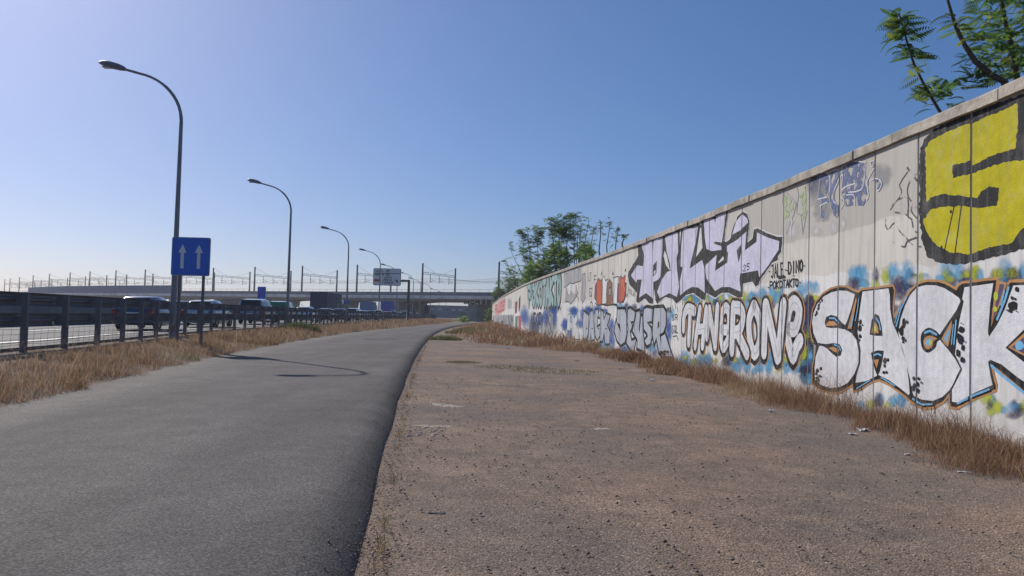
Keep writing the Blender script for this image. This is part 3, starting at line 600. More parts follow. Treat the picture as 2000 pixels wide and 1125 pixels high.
p.stroke('blue', [(1865, 190), (1830, 310), (1765, 470)], .04); p.stroke('blue', [(1828, 220), (1800, 340)], .03); p.stroke('blue', [(1715, 880), (1800, 960), (2000, 1120)], .04)
for x, y, a, b in [(1940, 205, 16, 26), (1898, 280, 12, 16), (1925, 290, 9, 12), (1905, 350, 40, 42), (1880, 395, 18, 18), (1855, 388, 7, 9), (1940, 400, 6, 8), (1447, 560, 24, 26), (1425, 620, 18, 30), (1440, 650, 26, 40), (1462, 720, 12, 28), (1420, 770, 15, 34), (1458, 828, 16, 26), (1478, 665, 7, 10), (1452, 505, 6, 8)]: p.blob('black', x, y, a, b, .2, 10)
p.stroke('blue', [(1420, 1215), (1560, 1145), (1700, 1090)], .03); p.build('painted_letter', 'white bubble letter K with blue highlights')

# --- yellow letter high on the wall
p = Paint(*C8)
p.poly('char', Paint.rough([(668, 450), (690, 400), (720, 370), (790, 315), (880, 270), (950, 250), (1060, 215), (1150, 180), (1240, 148), (1330, 140), (1420, 180), (1460, 330), (1450, 880), (1380, 960), (1240, 995), (1150, 1025), (1000, 1062), (900, 1085), (780, 1080), (710, 1050), (680, 960), (663, 840), (663, 600)], 6, 14, 1))
p.poly('yellow', Paint.rough([(697, 445), (735, 400), (800, 368), (880, 330), (960, 312), (1000, 290), (1100, 250), (1200, 200), (1300, 195), (1390, 220), (1400, 500), (1390, 850), (1300, 930), (1235, 885), (1170, 970), (1050, 992), (930, 1032), (830, 1020), (760, 982), (712, 920), (685, 850), (692, 815), (703, 745), (700, 600)], 4, 12, 2))
p.poly('char', Paint.rough([(1203, 180), (1240, 150), (1330, 140), (1420, 180), (1400, 420), (1240, 515), (1130, 525), (1020, 562), (950, 590), (850, 612), (845, 545), (945, 515), (952, 545), (1060, 490), (1130, 468), (1192, 450), (1207, 300)], 4, 12, 3))
p.poly('char', Paint.rough([(665, 800), (705, 745), (725, 718), (800, 700), (900, 710), (985, 722), (1010, 680), (1050, 658), (1103, 664), (1092, 760), (1000, 777), (900, 765), (780, 770), (730, 785), (692, 835)], 4, 12, 4))
p.stroke('black', [(855, 770), (800, 1020)], .022); p.stroke('black', [(895, 765), (860, 1025)], .022); p.blob('black', 838, 797, 5, 10); p.blob('black', 786, 992, 5, 10)
p.poly('yellow', [(965, 240), (1030, 208), (1040, 215), (970, 250)]); p.build('painted_letter', 'huge yellow letter S with thick dark outline under the coping')

# --- lilac piece
p = Paint(*C6)
sil = [(130, 790), (140, 750), (215, 630), (235, 590), (225, 480), (240, 455), (375, 405), (385, 380), (480, 345), (492, 380), (560, 350), (632, 308), (650, 330), (668, 268), (740, 290), (830, 280), (848, 300), (858, 213), (985, 188), (990, 130), (1120, 93), (1110, 200), (1068, 450), (1090, 465), (1135, 430), (1150, 350), (1200, 220), (1250, 165), (1300, 190), (1318, 250), (1315, 310), (1302, 470), (1350, 430), (1365, 340), (1400, 328), (1500, 380), (1580, 410), (1642, 412), (1632, 560), (1600, 605), (1600, 640), (1540, 670), (1480, 760),
       (1420, 842), (1410, 880), (1380, 900), (1350, 850), (1258, 872), (1255, 1000), (1210, 1010), (1120, 960), (1050, 960), (985, 1008), (900, 960), (890, 1030), (850, 1020), (770, 960), (700, 980), (640, 1040), (605, 1065), (570, 1020), (500, 1000), (440, 1045), (420, 1070), (400, 1030), (395, 900), (378, 1068), (340, 1060), (300, 1015), (240, 1060), (215, 1050), (222, 960), (150, 880)]
p.stroke('pale', sil, .07, 0, True); p.poly('char', Paint.rough(sil, 2.5, 20, 5)); p.drips('char', [(215, 1050), (300, 1020), (420, 1060), (605, 1060), (850, 1015), (985, 1000), (1210, 1005)], 7, 15, 60, .02, 3); p.build('painted_outline', 'charcoal backing shape of the lilac lettering')
for lab, fill, holes in [
    ('lilac angular first letter with an arrow foot', [(262, 475), (370, 445), (376, 555), (390, 402), (474, 378), (470, 560), (450, 800), (430, 830), (380, 855), (384, 1020), (310, 962), (242, 1008), (268, 830), (222, 830), (214, 862), (162, 790), (225, 690), (280, 700), (292, 600)], [('char', [(380, 690), (416, 645), (412, 765), (377, 805)]), ('pale', [(388, 750), (404, 735), (402, 765), (386, 785)])]),
    ('lilac angular second letter like a J', [(495, 410), (620, 363), (625, 560), (608, 620), (612, 720), (633, 900), (612, 1000), (540, 962), (445, 1012), (418, 950), (458, 840), (515, 755), (550, 745), (545, 680), (512, 560)], []),
    ('lilac angular third letter like an L', [(672, 322), (760, 332), (818, 318), (792, 480), (762, 600), (735, 725), (858, 638), (880, 720), (884, 960), (820, 908), (760, 902), (700, 935), (645, 985), (640, 850), (668, 712), (648, 700), (655, 500)], []),
    ('lilac angular fourth letter like an E', [(872, 237), (978, 235), (985, 290), (1002, 160), (1102, 112), (1065, 380), (1050, 468), (975, 458), (980, 482), (1045, 503), (1048, 540), (950, 552), (900, 530), (885, 420)], []),
    ('lilac angular last letter with a long wing', [(892, 690), (1000, 590), (985, 745), (1050, 702), (1106, 662), (1100, 502), (1200, 442), (1292, 360), (1276, 545), (1390, 462), (1395, 370), (1500, 420), (1612, 455), (1605, 540), (1500, 700), (1416, 808), (1404, 740), (1230, 772), (1222, 830), (1238, 950), (1130, 903), (1050, 903), (985, 942), (900, 820), (890, 750)], [('char', [(1195, 545), (1238, 488), (1242, 560), (1214, 668)]), ('char', [(1000, 690), (1062, 578), (1112, 560), (1106, 662), (1050, 690), (984, 750)]), ('pale', [(1018, 660), (1065, 600), (1072, 635), (1022, 672)])]),
    ('lilac loop above the winged letter', [(1152, 392), (1190, 262), (1250, 192), (1298, 232), (1308, 272), (1230, 350)], [])]:
    p = Paint(*C6); p.lay = 3; p.poly('lilac', fill)
    for c, h_ in holes: p.poly(c, h_)
    p.build('painted_letter', lab)
for h_ in ([(482, 600), (492, 545), (515, 600), (545, 745), (505, 690)], [(838, 330), (850, 320), (862, 520), (800, 610)], [(640, 345), (655, 340), (640, 500)]):
    p = Paint(*C6); p.lay = 4; p.poly('pale', h_); p.build('painted_gap')
p = Paint(*C6); p.lay = 6; write(p, 'black', '25', (1262, 690), (1330, 668), (1328, 730), (1262, 750), .025); p.blob('black', 1254, 742, 4, 5); p.build('painted_tag', 'small black number 25 on the lilac lettering')
p = Paint(*C6); write(p, 'black', 'JALE', (1530, 695), (1655, 665), (1665, 790), (1530, 815), .04); p.stroke('black', [(1605, 815), (1668, 805)], .05); write(p, 'black', 'DINO', (1700, 660), (1850, 635), (1850, 745), (1700, 775), .04)
for x, y in ((1517, 752), (1672, 735), (1690, 742), (1752, 790), (1857, 695)): p.blob('black', x, y, 5, 8)
p.build('painted_tag', 'black hand lettering reading JALE DINO')
p = Paint(*C6); write(p, 'black', 'POKOTAKTO', (1520, 850), (1805, 820), (1802, 895), (1520, 925), .036, .22); p.blob('black', 1505, 905, 5, 8); p.blob('black', 1817, 858, 5, 8); p.build('painted_tag', 'black hand lettering reading POKOTAKTO')
p = Paint(*C6); write(p, 'char', 'ROLA', (130, 905), (205, 955), (200, 1000), (130, 950), .025); p.build('painted_tag', 'tiny dark scribble under the arrow of the lilac lettering')

# --- silver eight-letter piece
it = []
q_ = random.Random(5)
for k in range(30):
    x = 170+k*43; up = q_.random() < .55
    it.append(('blue', x, (215 if up else 850)+q_.uniform(-40, 40)-(x-170)*.04*(1 if up else -1), q_.uniform(20, 38), q_.uniform(36, 60)))
for k in range(24):
    x = 200+k*50; it.append(('lime', x, (240 if k % 2 else 830)+q_.uniform(-25, 25)-(x-170)*.03*(1 if k % 2 else -1), q_.uniform(12, 20), q_.uniform(18, 34)))
for k in range(10):
    x = 430+k*90; it.insert(0, ('purple', x, (260 if k % 2 else 830)+q_.uniform(-20, 30), 32, 40))
for y in range(290, 1000, 70): it.insert(0, ('purple', 1415+q_.uniform(-10, 15), y, 50, 70)); it.append((q_.choice(['lime', 'blue']), 1410+q_.uniform(-30, 40), y+20, 24, 34))
for k in range(60): it.append((q_.choice(['blue', 'blue', 'lime', 'blue']), q_.uniform(150, 1380), q_.choice([q_.uniform(170, 290), q_.uniform(760, 950)]), q_.uniform(18, 34), q_.uniform(30, 60)))
mist(it, C10, 'soft blue and lime spray around the silver lettering')
for lab, strokes, w in [
    ('T', [[(180, 520), (190, 380), (225, 320), (290, 345)], [(248, 345), (232, 660)]], .24), ('H', [[(345, 330), (295, 690)], [(408, 330), (370, 690)], [(318, 530), (385, 520)]], .22),
    ('N', [[(440, 330), (415, 600)], [(440, 340), (498, 690)], [(520, 310), (497, 690)]], .22), ('E', [[(565, 530), (628, 520), (632, 360), (600, 312), (562, 380), (552, 560), (575, 710), (622, 640), (630, 590)]], .20),
    ('R', [[(678, 300), (664, 740)], [(680, 310), (745, 320), (775, 400), (745, 530), (690, 560)], [(725, 570), (815, 770)]], .25), ('O', [[(880, 300), (835, 440), (845, 640), (890, 770), (945, 640), (940, 440), (890, 300)]], .24),
    ('N', [[(1000, 285), (985, 760)], [(1010, 290), (1120, 810)], [(1180, 280), (1130, 800)]], .24), ('E', [[(1235, 525), (1300, 515), (1335, 340), (1285, 260), (1235, 330), (1212, 540), (1240, 700), (1275, 800), (1310, 700), (1345, 640)]], .23)]:
    p = Paint(*C10); sm = [4 if len(s_) > 3 else 0 for s_ in strokes]
    for s_, k in zip(strokes, sm): p.stroke('orange', [(x+3, y+8) for x, y in s_], w+.315, k)
    for s_, k in zip(strokes, sm): p.stroke('black', [(x-2, y+9) for x, y in s_], w+.28, k)
    for s_, k in zip(strokes, sm): p.stroke('white', s_, w+.09, k)
    for s_, k in zip(strokes, sm): p.stroke('mid', [(x+8, y) for x, y in s_], .018, k)
    p.build('painted_letter', 'silver block letter %s with black drop shade in an eight-letter word' % lab)
p = Paint(*C10); write(p, 'char', 'SR', (65, 385), (130, 375), (130, 435), (65, 440), .03); write(p, 'char', 'SQL', (65, 490), (130, 480), (130, 560), (65, 570), .03); p.stroke('char', [(75, 600), (110, 590), (130, 635)], .03)
for a in ((70, 290), (95, 270), (115, 300)): p.stroke('char', [a, (a[0]+8, a[1]+50)], .025)
p.build('painted_tag', 'thin dark marker scribbles between the two silver words')

# --- silver five-letter piece and its blue clouds
mist([('deep', 1840, 480, 40, 110), ('deep', 1850, 620, 50, 130), ('deep', 1080, 940, 60, 70), ('deep', 1610, 990, 30, 50), ('deep', 850, 520, 40, 110), ('deep', 300, 470, 50, 60), ('deep', 40, 490, 40, 70), ('deep', 440, 240, 50, 60), ('deep', 190, 250, 40, 60), ('deep', 545, 240, 24, 70), ('deep', 730, 250, 40, 40), ('navy', 1250, 180, 40, 50), ('deep', 1380, 220, 30, 80), ('navy', 1110, 160, 30, 50), ('navy', 1500, 850, 70, 50), ('deep', 720, 720, 20, 110), ('deep', 340, 300, 30, 90), ('deep', 620, 200, 40, 60), ('blue', 700, 860, 120, 60), ('deep', 480, 820, 60, 50), ('blue', 1000, 160, 60, 40), ('deep', 1180, 330, 24, 60), ('blue', 1900, 300, 40, 80), ('deep', 120, 640, 40, 80), ('blue', 230, 690, 50, 70), ('blue', 1560, 900, 70, 60), ('deep', 860, 760, 40, 100)], C11, 'blue spray clouds behind the silver lettering')
for lab, pts, holes in [
    ('D', [(955, 222), (1080, 222), (1110, 330), (1112, 650), (1080, 790), (1012, 838), (950, 760), (902, 600), (930, 430), (955, 490), (1012, 620), (1002, 480), (945, 450)], []),
    ('E', [(1142, 232), (1175, 203), (1272, 272), (1240, 420), (1182, 430), (1210, 500), (1190, 570), (1172, 600), (1200, 780), (1280, 742), (1230, 975), (1112, 800), (1150, 560), (1132, 430)], []),
    ('N', [(1292, 270), (1340, 252), (1352, 345), (1390, 345), (1402, 600), (1430, 955), (1302, 888), (1310, 750), (1222, 600), (1268, 420)], [('char', [(1350, 345), (1372, 345), (1345, 640), (1330, 560)])]),
    ('S', [(1422, 222), (1470, 193), (1570, 212), (1560, 420), (1470, 442), (1550, 560), (1560, 700), (1530, 818), (1470, 848), (1432, 770), (1490, 700), (1480, 640), (1422, 560), (1412, 350)], []),
    ('R', [(1602, 202), (1760, 193), (1808, 272), (1800, 500), (1760, 620), (1692, 660), (1732, 840), (1722, 700), (1790, 652), (1915, 1045), (1742, 1035), (1682, 950), (1640, 700), (1602, 815), (1572, 650)], [('char', [(1665, 440), (1692, 430), (1690, 520), (1660, 565)])])]:
    p = Paint(*C11); p.letter('grey', 'black', pts, .13, 0)
    for c, h_ in holes: p.poly(c, h_)
    p.build('painted_letter', 'pale grey block letter %s with dark outline between blue clouds' % lab)
p = Paint(*C11); p.lay = 30; write(p, 'black', 'REM', (1715, 960), (1870, 940), (1870, 1000), (1715, 1020), .045); p.build('painted_tag', 'small black initials at the foot of the letter R')
p = Paint(*C11); write(p, 'char', 'POIL', (1825, 200), (1910, 165), (1910, 260), (1830, 280), .04); p.build('painted_tag', 'dark marker scribble beside the letter R')
for lab, pts in [('D', [(362, 262), (402, 292), (448, 332), (440, 600), (418, 745), (362, 748), (347, 500)]), ('A', [(482, 262), (520, 252), (550, 738), (502, 748), (490, 640), (470, 758), (442, 758)]), ('C', [(572, 232), (610, 232), (630, 350), (602, 332), (592, 550), (648, 502), (640, 680), (600, 748), (562, 680), (557, 350)]), ('K', [(662, 242), (700, 262), (712, 420), (760, 302), (820, 332), (772, 500), (820, 620), (810, 815), (742, 815), (722, 600), (690, 768), (652, 768)])]:
    p = Paint(*C11); p.letter('grey', 'black', pts, .12, 0); p.stroke('black', [(sum(a for a, b in pts)/len(pts)+6, 560), (sum(a for a, b in pts)/len(pts)+30, 556)], .05); p.build('painted_letter', 'narrow grey letter %s with black outline in a blue cloud' % lab)
for lab, pts in [('E', [(80, 310), (130, 300), (120, 440), (135, 450), (125, 590), (70, 580)]), ('K', [(165, 310), (200, 380), (235, 300), (245, 420), (215, 480), (270, 560), (275, 740), (160, 740)])]:
    p = Paint(*C11); p.letter('pale', 'char', pts, .05, 0); p.build('painted_letter', 'thin outlined letter %s beside the narrow grey word' % lab)
p = Paint(*C11); p.stroke('char', [(560, 100), (610, 140), (690, 130), (760, 150), (870, 130), (950, 160), (970, 210), (1060, 190), (1110, 220), (1130, 280), (1160, 180), (1230, 260), (1320, 230), (1400, 250), (1440, 170), (1540, 210), (1590, 180)], .07, 4); p.build('painted_line', 'dark wavy outline over the grey words')
p = Paint(*C11); p.letter('pale', 'char', [(480, 110), (500, 95), (515, 130), (505, 190), (485, 195), (475, 150)], .07); p.build('painted_tag', 'small outlined drop above the narrow grey word')

# --- teal nine-letter piece, grey character, orange letters further along
p = Paint(*C4); write(p, 'teal', 'POKOTAKTO', (455, 900), (830, 770), (822, 1065), (470, 1090), .62, .30, 'char', .42)
p.build('painted_letter', 'teal bubble lettering with dark outline reading POKOTAKTO')
p = Paint(*CU); p.letter('mid', 'char', [(395, 310), (425, 410), (455, 430), (460, 285), (640, 200), (655, 370), (700, 215), (705, 520), (690, 545), (545, 595), (510, 575), (395, 670)], .05); p.build('painted_figure', 'grey painted block with dark outline under the coping')
p = Paint(*CU); p.letter('mid', 'char', [(430, 690), (470, 830), (510, 700), (540, 820), (580, 700), (610, 640), (640, 780), (585, 880), (520, 970), (470, 920), (410, 930)], .05)
p.poly('white', [(470, 640), (510, 600), (520, 720), (485, 820), (465, 740)]); p.poly('white', [(560, 640), (605, 620), (590, 780), (565, 800)]); p.letter('mid', 'char', [(725, 440), (780, 415), (785, 640), (770, 800), (780, 850), (730, 950), (700, 870), (715, 640)], .04)
p.stroke('char', [(600, 800), (655, 870), (640, 1010)], .05); p.build('painted_figure', 'grey cartoon squiggles with white drips')
for lab, bits in [('orange letter with a wine-coloured shade', [('wine', [(960, 650), (1000, 560), (1020, 900), (1000, 950), (950, 850)]), ('redo', [(1000, 550), (1025, 510), (1055, 560), (1085, 520), (1080, 960), (1020, 990), (990, 920)])]), ('white letter outlined in black between the orange ones', [('white', [(1095, 520), (1120, 470), (1150, 560), (1190, 530), (1160, 720), (1165, 960), (1095, 970), (1105, 700)])]),
                  ('brown letter beside the white ones', [('brown', [(1190, 600), (1225, 530), (1270, 600), (1285, 980), (1155, 990)]), ('mid', [(1215, 700), (1245, 680), (1240, 800), (1215, 820)])]), ('second white letter outlined in black', [('white', [(1295, 500), (1385, 480), (1365, 700), (1360, 970), (1290, 960), (1310, 700)])]), ('second orange letter with a red shade', [('wine', [(1370, 620), (1530, 600), (1520, 820), (1480, 930), (1375, 930)]), ('redo', [(1405, 500), (1440, 470), (1455, 520), (1510, 460), (1500, 620), (1520, 680), (1490, 880), (1420, 960), (1395, 900)])])]:
    p = Paint(*CU)
    for c, pts in bits: p.letter(c, 'char', pts, .05)
    p.build('painted_letter', lab)
p = Paint(*CU)
for a, t in (((840, 410), 'LT'), ((860, 690), 'EZ'), ((940, 460), 'F')): write(p, 'char', t, a, (a[0]+55, a[1]-10), (a[0]+50, a[1]+130), (a[0], a[1]+140), .05)
for x, y in ((1080, 410), (1285, 410), (1515, 350), (1545, 810)): p.stroke('navy', [(x-8, y+25), (x+4, y-25), (x+10, y+30)], .05)
p.build('painted_tag', 'dark vertical scribbles beside the orange letters')
mist([('deep', 160, 1080, 60, 50), ('deep', 225, 1060, 50, 60), ('deep', 570, 1090, 70, 50), ('deep', 830, 1085, 50, 50)], CU)
p = Paint(*CF); write(p, 'char', 'NEGEY', (820, 400), (1050, 395), (1045, 770), (815, 780), .22, .2); p.build('painted_letter', 'tight dark and wine lettering low on the far wall')
mist([('deep', 1090, 450, 40, 120), ('deep', 1250, 420, 34, 170), ('deep', 700, 460, 60, 140), ('deep', 1440, 600, 50, 90), ('mid', 1150, 600, 110, 190), ('navy', 880, 600, 90, 150), ('deep', 990, 500, 40, 90), ('blue', 1600, 480, 60, 110), ('deep', 330, 560, 60, 80), ('navy', 240, 580, 50, 70)], CF)
p = Paint(*CF); write(p, 'char', 'MSU', (1090, 400), (1240, 395), (1230, 780), (1090, 790), .12, .2); p.build('painted_letter', 'pale blue lettering with dark lines low on the far wall')
p = Paint(*CF); write(p, 'char', 'PM', (1310, 250), (1385, 245), (1380, 410), (1310, 400), .07); p.build('painted_tag', 'two small dark letters on the far wall')
for c, pts, lab in [('pink', [(150, 240), (200, 210), (260, 150), (350, 100), (345, 240), (330, 350), (240, 420), (150, 415)], 'pink painted block at the far end of the wall'), ('mid', [(390, 150), (430, 120), (465, 170), (455, 280), (430, 320), (395, 290)], 'dark grey painted shield shape'), ('wine', [(525, 190), (570, 160), (560, 380), (520, 400)], 'wine red painted strip'), ('char', [(595, 130), (625, 60), (620, 250), (605, 370), (590, 340)], 'dark painted spike'), ('green', [(530, 450), (580, 445), (565, 690), (525, 670)], 'dark green painted strip'), ('red', [(585, 440), (640, 430), (635, 740), (585, 730)], 'dull red painted strip'), ('mid', [(120, 430), (230, 420), (500, 420), (500, 660), (340, 655), (190, 650), (115, 560)], 'grey painted lettering block at the far end')]:
    p = Paint(*CF); p.poly(c, pts); p.build('painted_block', lab)
p = Paint(*CF); p.lay = 4; write(p, 'char', 'MUHNUNM', (180, 470), (500, 430), (495, 650), (190, 640), .35, .2); p.build('painted_letter', 'dark strokes on the grey far lettering')
p = Paint(*CF); p.lay = 4; write(p, 'red', 'RUSS', (165, 250), (345, 150), (335, 330), (165, 400), .30, .2); p.build('painted_letter', 'red strokes on the pink far block')

# --- worn tags high on the bare concrete
mist([('navy', 560, 120, 60, 110), ('mid', 620, 250, 80, 130), ('mid', 620, 430, 60, 60), ('pale', 560, 600, 40, 40), ('pale', 730, 560, 30, 50), ('pale', 320, 600, 50, 80), ('mid', 1190, 60, 60, 80), ('pale', 820, 520, 16, 50)], C12)
p = Paint(*C12)
for pts in ([(600, 50), (650, 40), (690, 100), (690, 180), (670, 250), (690, 320), (640, 330), (640, 460), (600, 470), (610, 300), (580, 280), (590, 170)], [(700, 30), (745, 10), (785, 20), (775, 110), (730, 230), (740, 320), (775, 360), (765, 440), (735, 450), (690, 300), (695, 150)]): p.letter('wornnavy', 'mid', pts, .018, 3)
p.stroke('white', [(600, 48), (670, 35), (692, 110), (685, 215)], .022, 3); p.stroke('white', [(700, 28), (745, 8), (783, 25), (775, 100), (725, 220), (720, 290), (745, 330)], .022, 3); p.stroke('white', [(575, 290), (665, 268)], .022); p.stroke('white', [(600, 350), (665, 318)], .022); p.stroke('white', [(605, 350), (600, 460)], .018)
p.build('painted_letter', 'worn dark blue letters with white outline on bare concrete')
p = Paint(*C12)
p.poly('wornnavy', [(800, 60), (830, -40), (920, -70), (1030, -60), (1030, 60), (1060, 120), (1050, 280), (1010, 350), (960, 350), (940, 240), (930, 340), (850, 360), (805, 300), (800, 180)])
p.stroke('white', [(805, 200), (850, 165), (930, 140)], .024, 3); p.stroke('white', [(1030, -60), (1025, 60), (1000, 180), (940, 215), (870, 222)], .024, 3); p.stroke('white', [(850, 250), (910, 245), (930, 290), (930, 350)], .022, 3); p.stroke('white', [(795, 265), (825, 300), (820, 340), (792, 385)], .022, 3); p.stroke('white', [(795, 70), (815, 60), (800, 180)], .022, 3); p.stroke('white', [(1110, 0), (1080, 50), (1045, 130), (1060, 250), (1040, 300)], .024, 3)
p.stroke('white', [(830, -40), (920, -75), (1030, -62)], .022, 3)
p.poly('wornnavy', [(1080, -60), (1105, -70), (1115, -40), (1090, -25)], 3); p.poly('wornnavy', [(1110, 110), (1150, 100), (1185, 140), (1165, 195), (1145, 205), (1140, 130)], 3); p.stroke('white', [(1090, 105), (1150, 92), (1188, 140), (1165, 200), (1145, 208)], .022, 3); p.stroke('white', [(1078, -62), (1105, -82), (1120, -50), (1095, -22), (1080, -45)], .02, 3)
p.build('painted_letter', 'dark blue rounded letters with white outline and drops on bare concrete')
p = Paint(*C12); p.poly('worngreen', [(245, 225), (370, 345), (340, 400), (330, 380), (265, 530), (250, 420)]); p.poly('worngreen', [(385, 250), (430, 230), (455, 150), (470, 330), (440, 480), (420, 480), (430, 360)]); p.stroke('mid', [(245, 195), (370, 330), (345, 430), (275, 610)], .03); p.stroke('mid', [(365, 130), (390, 240), (370, 420), (415, 440), (430, 620), (470, 400)], .03); p.stroke('white', [(325, 480), (315, 660)], .04); p.stroke('white', [(238, 190), (235, 320)], .03); p.stroke('white', [(340, 500), (310, 560)], .03); p.build('painted_tag', 'faded pale green scraps of paint with scraped edges')
p = Paint(*C12)
for pts, w in (([(1430, 30), (1355, 150), (1372, 235), (1260, 400), (1220, 510), (1245, 580), (1305, 515), (1360, 600), (1440, 680)], .022), ([(1430, -10), (1520, 110)], .04), ([(1540, 30), (1470, 90), (1430, 190), (1440, 270), (1480, 330), (1465, 400), (1530, 480)], .022), ([(1345, 290), (1420, 265), (1440, 330), (1435, 450), (1470, 480), (1490, 580), (1530, 610)], .025), ([(1300, 415), (1380, 420), (1440, 450)], .025), ([(1300, 700), (1400, 745), (1430, 690), (1530, 650)], .025), ([(1440, 690), (1500, 735), (1560, 740)], .018), ([(1480, 375), (1540, 355)], .018), ([(1235, 365), (1270, 360), (1300, 330)], .018)): p.stroke('wornchar', pts, w, 3)
p.build('painted_line', 'loose dark line drawing beside the huge yellow letter')
mist([('mid', 40, 50, 60, 30), ('pale', 1560, 1060, 90, 40)], C12)

# ------------------------------------------------------------------ guardrail: posts, two tiers of beam
gt = thing('guardrail', 'long steel guardrail with two tiers of beam on dark posts along the motorway', 'guardrail', (GUARD(17), 17, .4))
GT = np.array(gt.location)
def gpos(y, off=0.):
    sl = GUARD(y+.5)-GUARD(y-.5); t = np.array([sl, 1.])/math.hypot(sl, 1); n = np.array([t[1], -t[0]])
    return np.array([GUARD(y), y])+n*off, math.atan2(t[1], t[0])-math.pi/2
pmb = MB(); pmb.box((0, 0, .575), (.125, .10, 1.45)); pmb.box((0, -.0, 1.31), (.135, .11, .02)); post_me = pmb.mesh('post', M['steel'])
smb = MB(); smb.box((-.135, 0, 0), (.145, .09, .20)); spc_me = smb.mesh('spacer', M['steel'])
y = 13.
yp = []
while y < 240: yp.append(y); y += 2.0
for y in yp:
    c, a = gpos(y)
    o = bpy.data.objects.new('post', post_me); col.objects.link(o); o.parent = gt; o.location = (c[0]-GT[0], c[1]-GT[1], .45-GT[2]); o.rotation_euler = (rng.uniform(-.008, .008), rng.uniform(-.008, .008), a)
    for zz in (1.17, .70): s_ = bpy.data.objects.new('spacer', spc_me); col.objects.link(s_); s_.parent = o; s_.location = (0, 0, zz)
wprof = [(0, .155), (-.03, .13), (-.08, .10), (-.08, .05), (-.01, .02), (-.01, -.02), (-.08, -.05), (-.08, -.10), (-.03, -.13), (0, -.155)]
for zc, nm in ((1.17, 'rail_beam'), (.70, 'rail_beam')):
    y = 11.
    while y < 240:
        b = MB(); rows = []
        for yy in (y, y+2, y+3.98):
            c, a = gpos(yy, -.215)
            rows.append([(c[0]+px*.9, c[1], .45+zc+pz*1.02) for px, pz in wprof] + [(c[0]+px*.9-.004, c[1], .45+zc+pz*1.02) for px, pz in reversed(wprof)])
        b.loft(rows); b.build(nm, M['steel'], gt); y += 4.0
# low wire mesh hung under the rail near the camera
wb = MB()
for k in range(5):
    z = .52+k*.11; wb.tube([(*gpos(yy, .07)[0], z+.012*math.sin(yy*3+k)) for yy in np.arange(11, 27.1, 1.)], .0035, 4)
for yy in np.arange(11, 27, .33):
    c, _ = gpos(yy, .07); wb.tube([(c[0], c[1], .46), (c[0]+.01, c[1]+.02, .98)], .003, 4)
wf = tag(wb.build('wire_mesh', M['wire'], None, org=(GUARD(13), 13, .45)), 'thin sagging wire mesh strung below the guardrail', 'wire mesh')

# ------------------------------------------------------------------ street lamps
def make_lamp():
    t = thing('street_lamp', 'x', 'street lamp')
    H0 = 7.7; b = MB(); b.box((0, 0, .02), (.42, .42, .04)); b.tube([(0, 0, 0), (0, 0, .5)], [.125, .12], 12)
    b.tube([(0, 0, .5), (0, 0, H0)], [.105, .062], 12, cap=False); b.build('post', M['pole'], t, True)
    d = MB(); d.box((0, -.112, .75), (.11, .012, .38)); d.build('access_door', M['head'], t)
    P = [(0, 0, H0)]
    for k in range(1, 13):
        a = R(78)*k/12; P.append((-1.95*(1-math.cos(a)), 0, H0+1.75*math.sin(a)))
    e = P[-1]; P.append((e[0]-.55, 0, e[2]+.14))
    a_ = MB(); a_.tube(P, [.06]*2+[.055]*6+[.045]*(len(P)-8), 10); a_.build('arm', M['pole'], t, True)
    h = MB(); e = P[-1]; rows = []
    for u, w, hh in ((0, .06, .06), (.06, .13, .10), (.22, .19, .14), (.55, .20, .165), (.8, .16, .13), (.95, .06, .05)):
        cx, cz = e[0]-u+.05, e[2]+.22*u-.01; rows.append([(cx, w*math.cos(q), cz+hh*(math.sin(q) if math.sin(q) > 0 else .55*math.sin(q))) for q in np.linspace(0, 2*math.pi, 12, endpoint=False)])
    h.loft(rows); hd = h.build('lamp_head', M['head'], t, True)
    l = MB(); l.box((e[0]-.5, 0, e[2]+.045), (.5, .22, .03)); l.build('lens', M['lens'], hd); hd.children[0].rotation_euler = (0, 0, 0)
    return t
lp = make_lamp()
LY = [(-11.88, 27.0), (-14.75, 50.6), (-16.6, 77.4), (-17.75, 102.9), (-19.9, 132.9), (-20.15, 156.8), (-21.35, 179.3), (-21.7, 205.6), (-23.2, 245.8), (-23.4, 274.4)]
ordn = ['second', 'third', 'fourth', 'fifth', 'sixth', 'seventh', 'eighth', 'ninth', 'tenth']
for i, (x, y) in enumerate(LY):
    o = lp if i == 0 else copy_tree(lp)
    o.location = (x, y, .40); o['group'] = 'street lamps along the motorway'; o.rotation_euler = (0, 0, R(rng.uniform(-2, 2)))
    o['label'] = 'tall grey curved-arm street lamp right behind the two-arrow blue sign' if i == 0 else 'grey curved-arm street lamp, %s one counted from the two-arrow blue sign' % ordn[i-1]

# ------------------------------------------------------------------ signs
def sign_poly(b, pts, y, k=None): b.add([(x, y, z) for x, z in pts], [tuple(range(len(pts)))] if len(pts) < 5 else [tuple(t) for t in tessellate_polygon([[Vector((x, z, 0)) for x, z in pts]])], k)
def panel(parent, w, h, th, c, m, name='panel', round_=.06):
    P = []
    for cx, cz, a0 in ((w/2-round_, h/2-round_, 0), (-w/2+round_, h/2-round_, 90), (-w/2+round_, -h/2+round_, 180), (w/2-round_, -h/2+round_, 270)):
        for k in range(5): a = R(a0+k*22.5); P.append((c[0]+cx+round_*math.cos(a), c[2]+cz+round_*math.sin(a)))
    b = MB(); b.prism(P, c[1], c[1]+th); return b.build(name, m, parent)
YS = 25.2; c = atY(372.5, 501, YS)
st = thing('lane_sign', 'square blue sign with two white upward arrows on two steel posts', 'sign', (c[0], YS, .38))
ps = panel(st, 1.27, 1.27, .03, c, M['signback'], 'border'); panel(st, 1.22, 1.22, .01, (c[0], c[1]-.012, c[2]), M['blue'], 'blue_face')
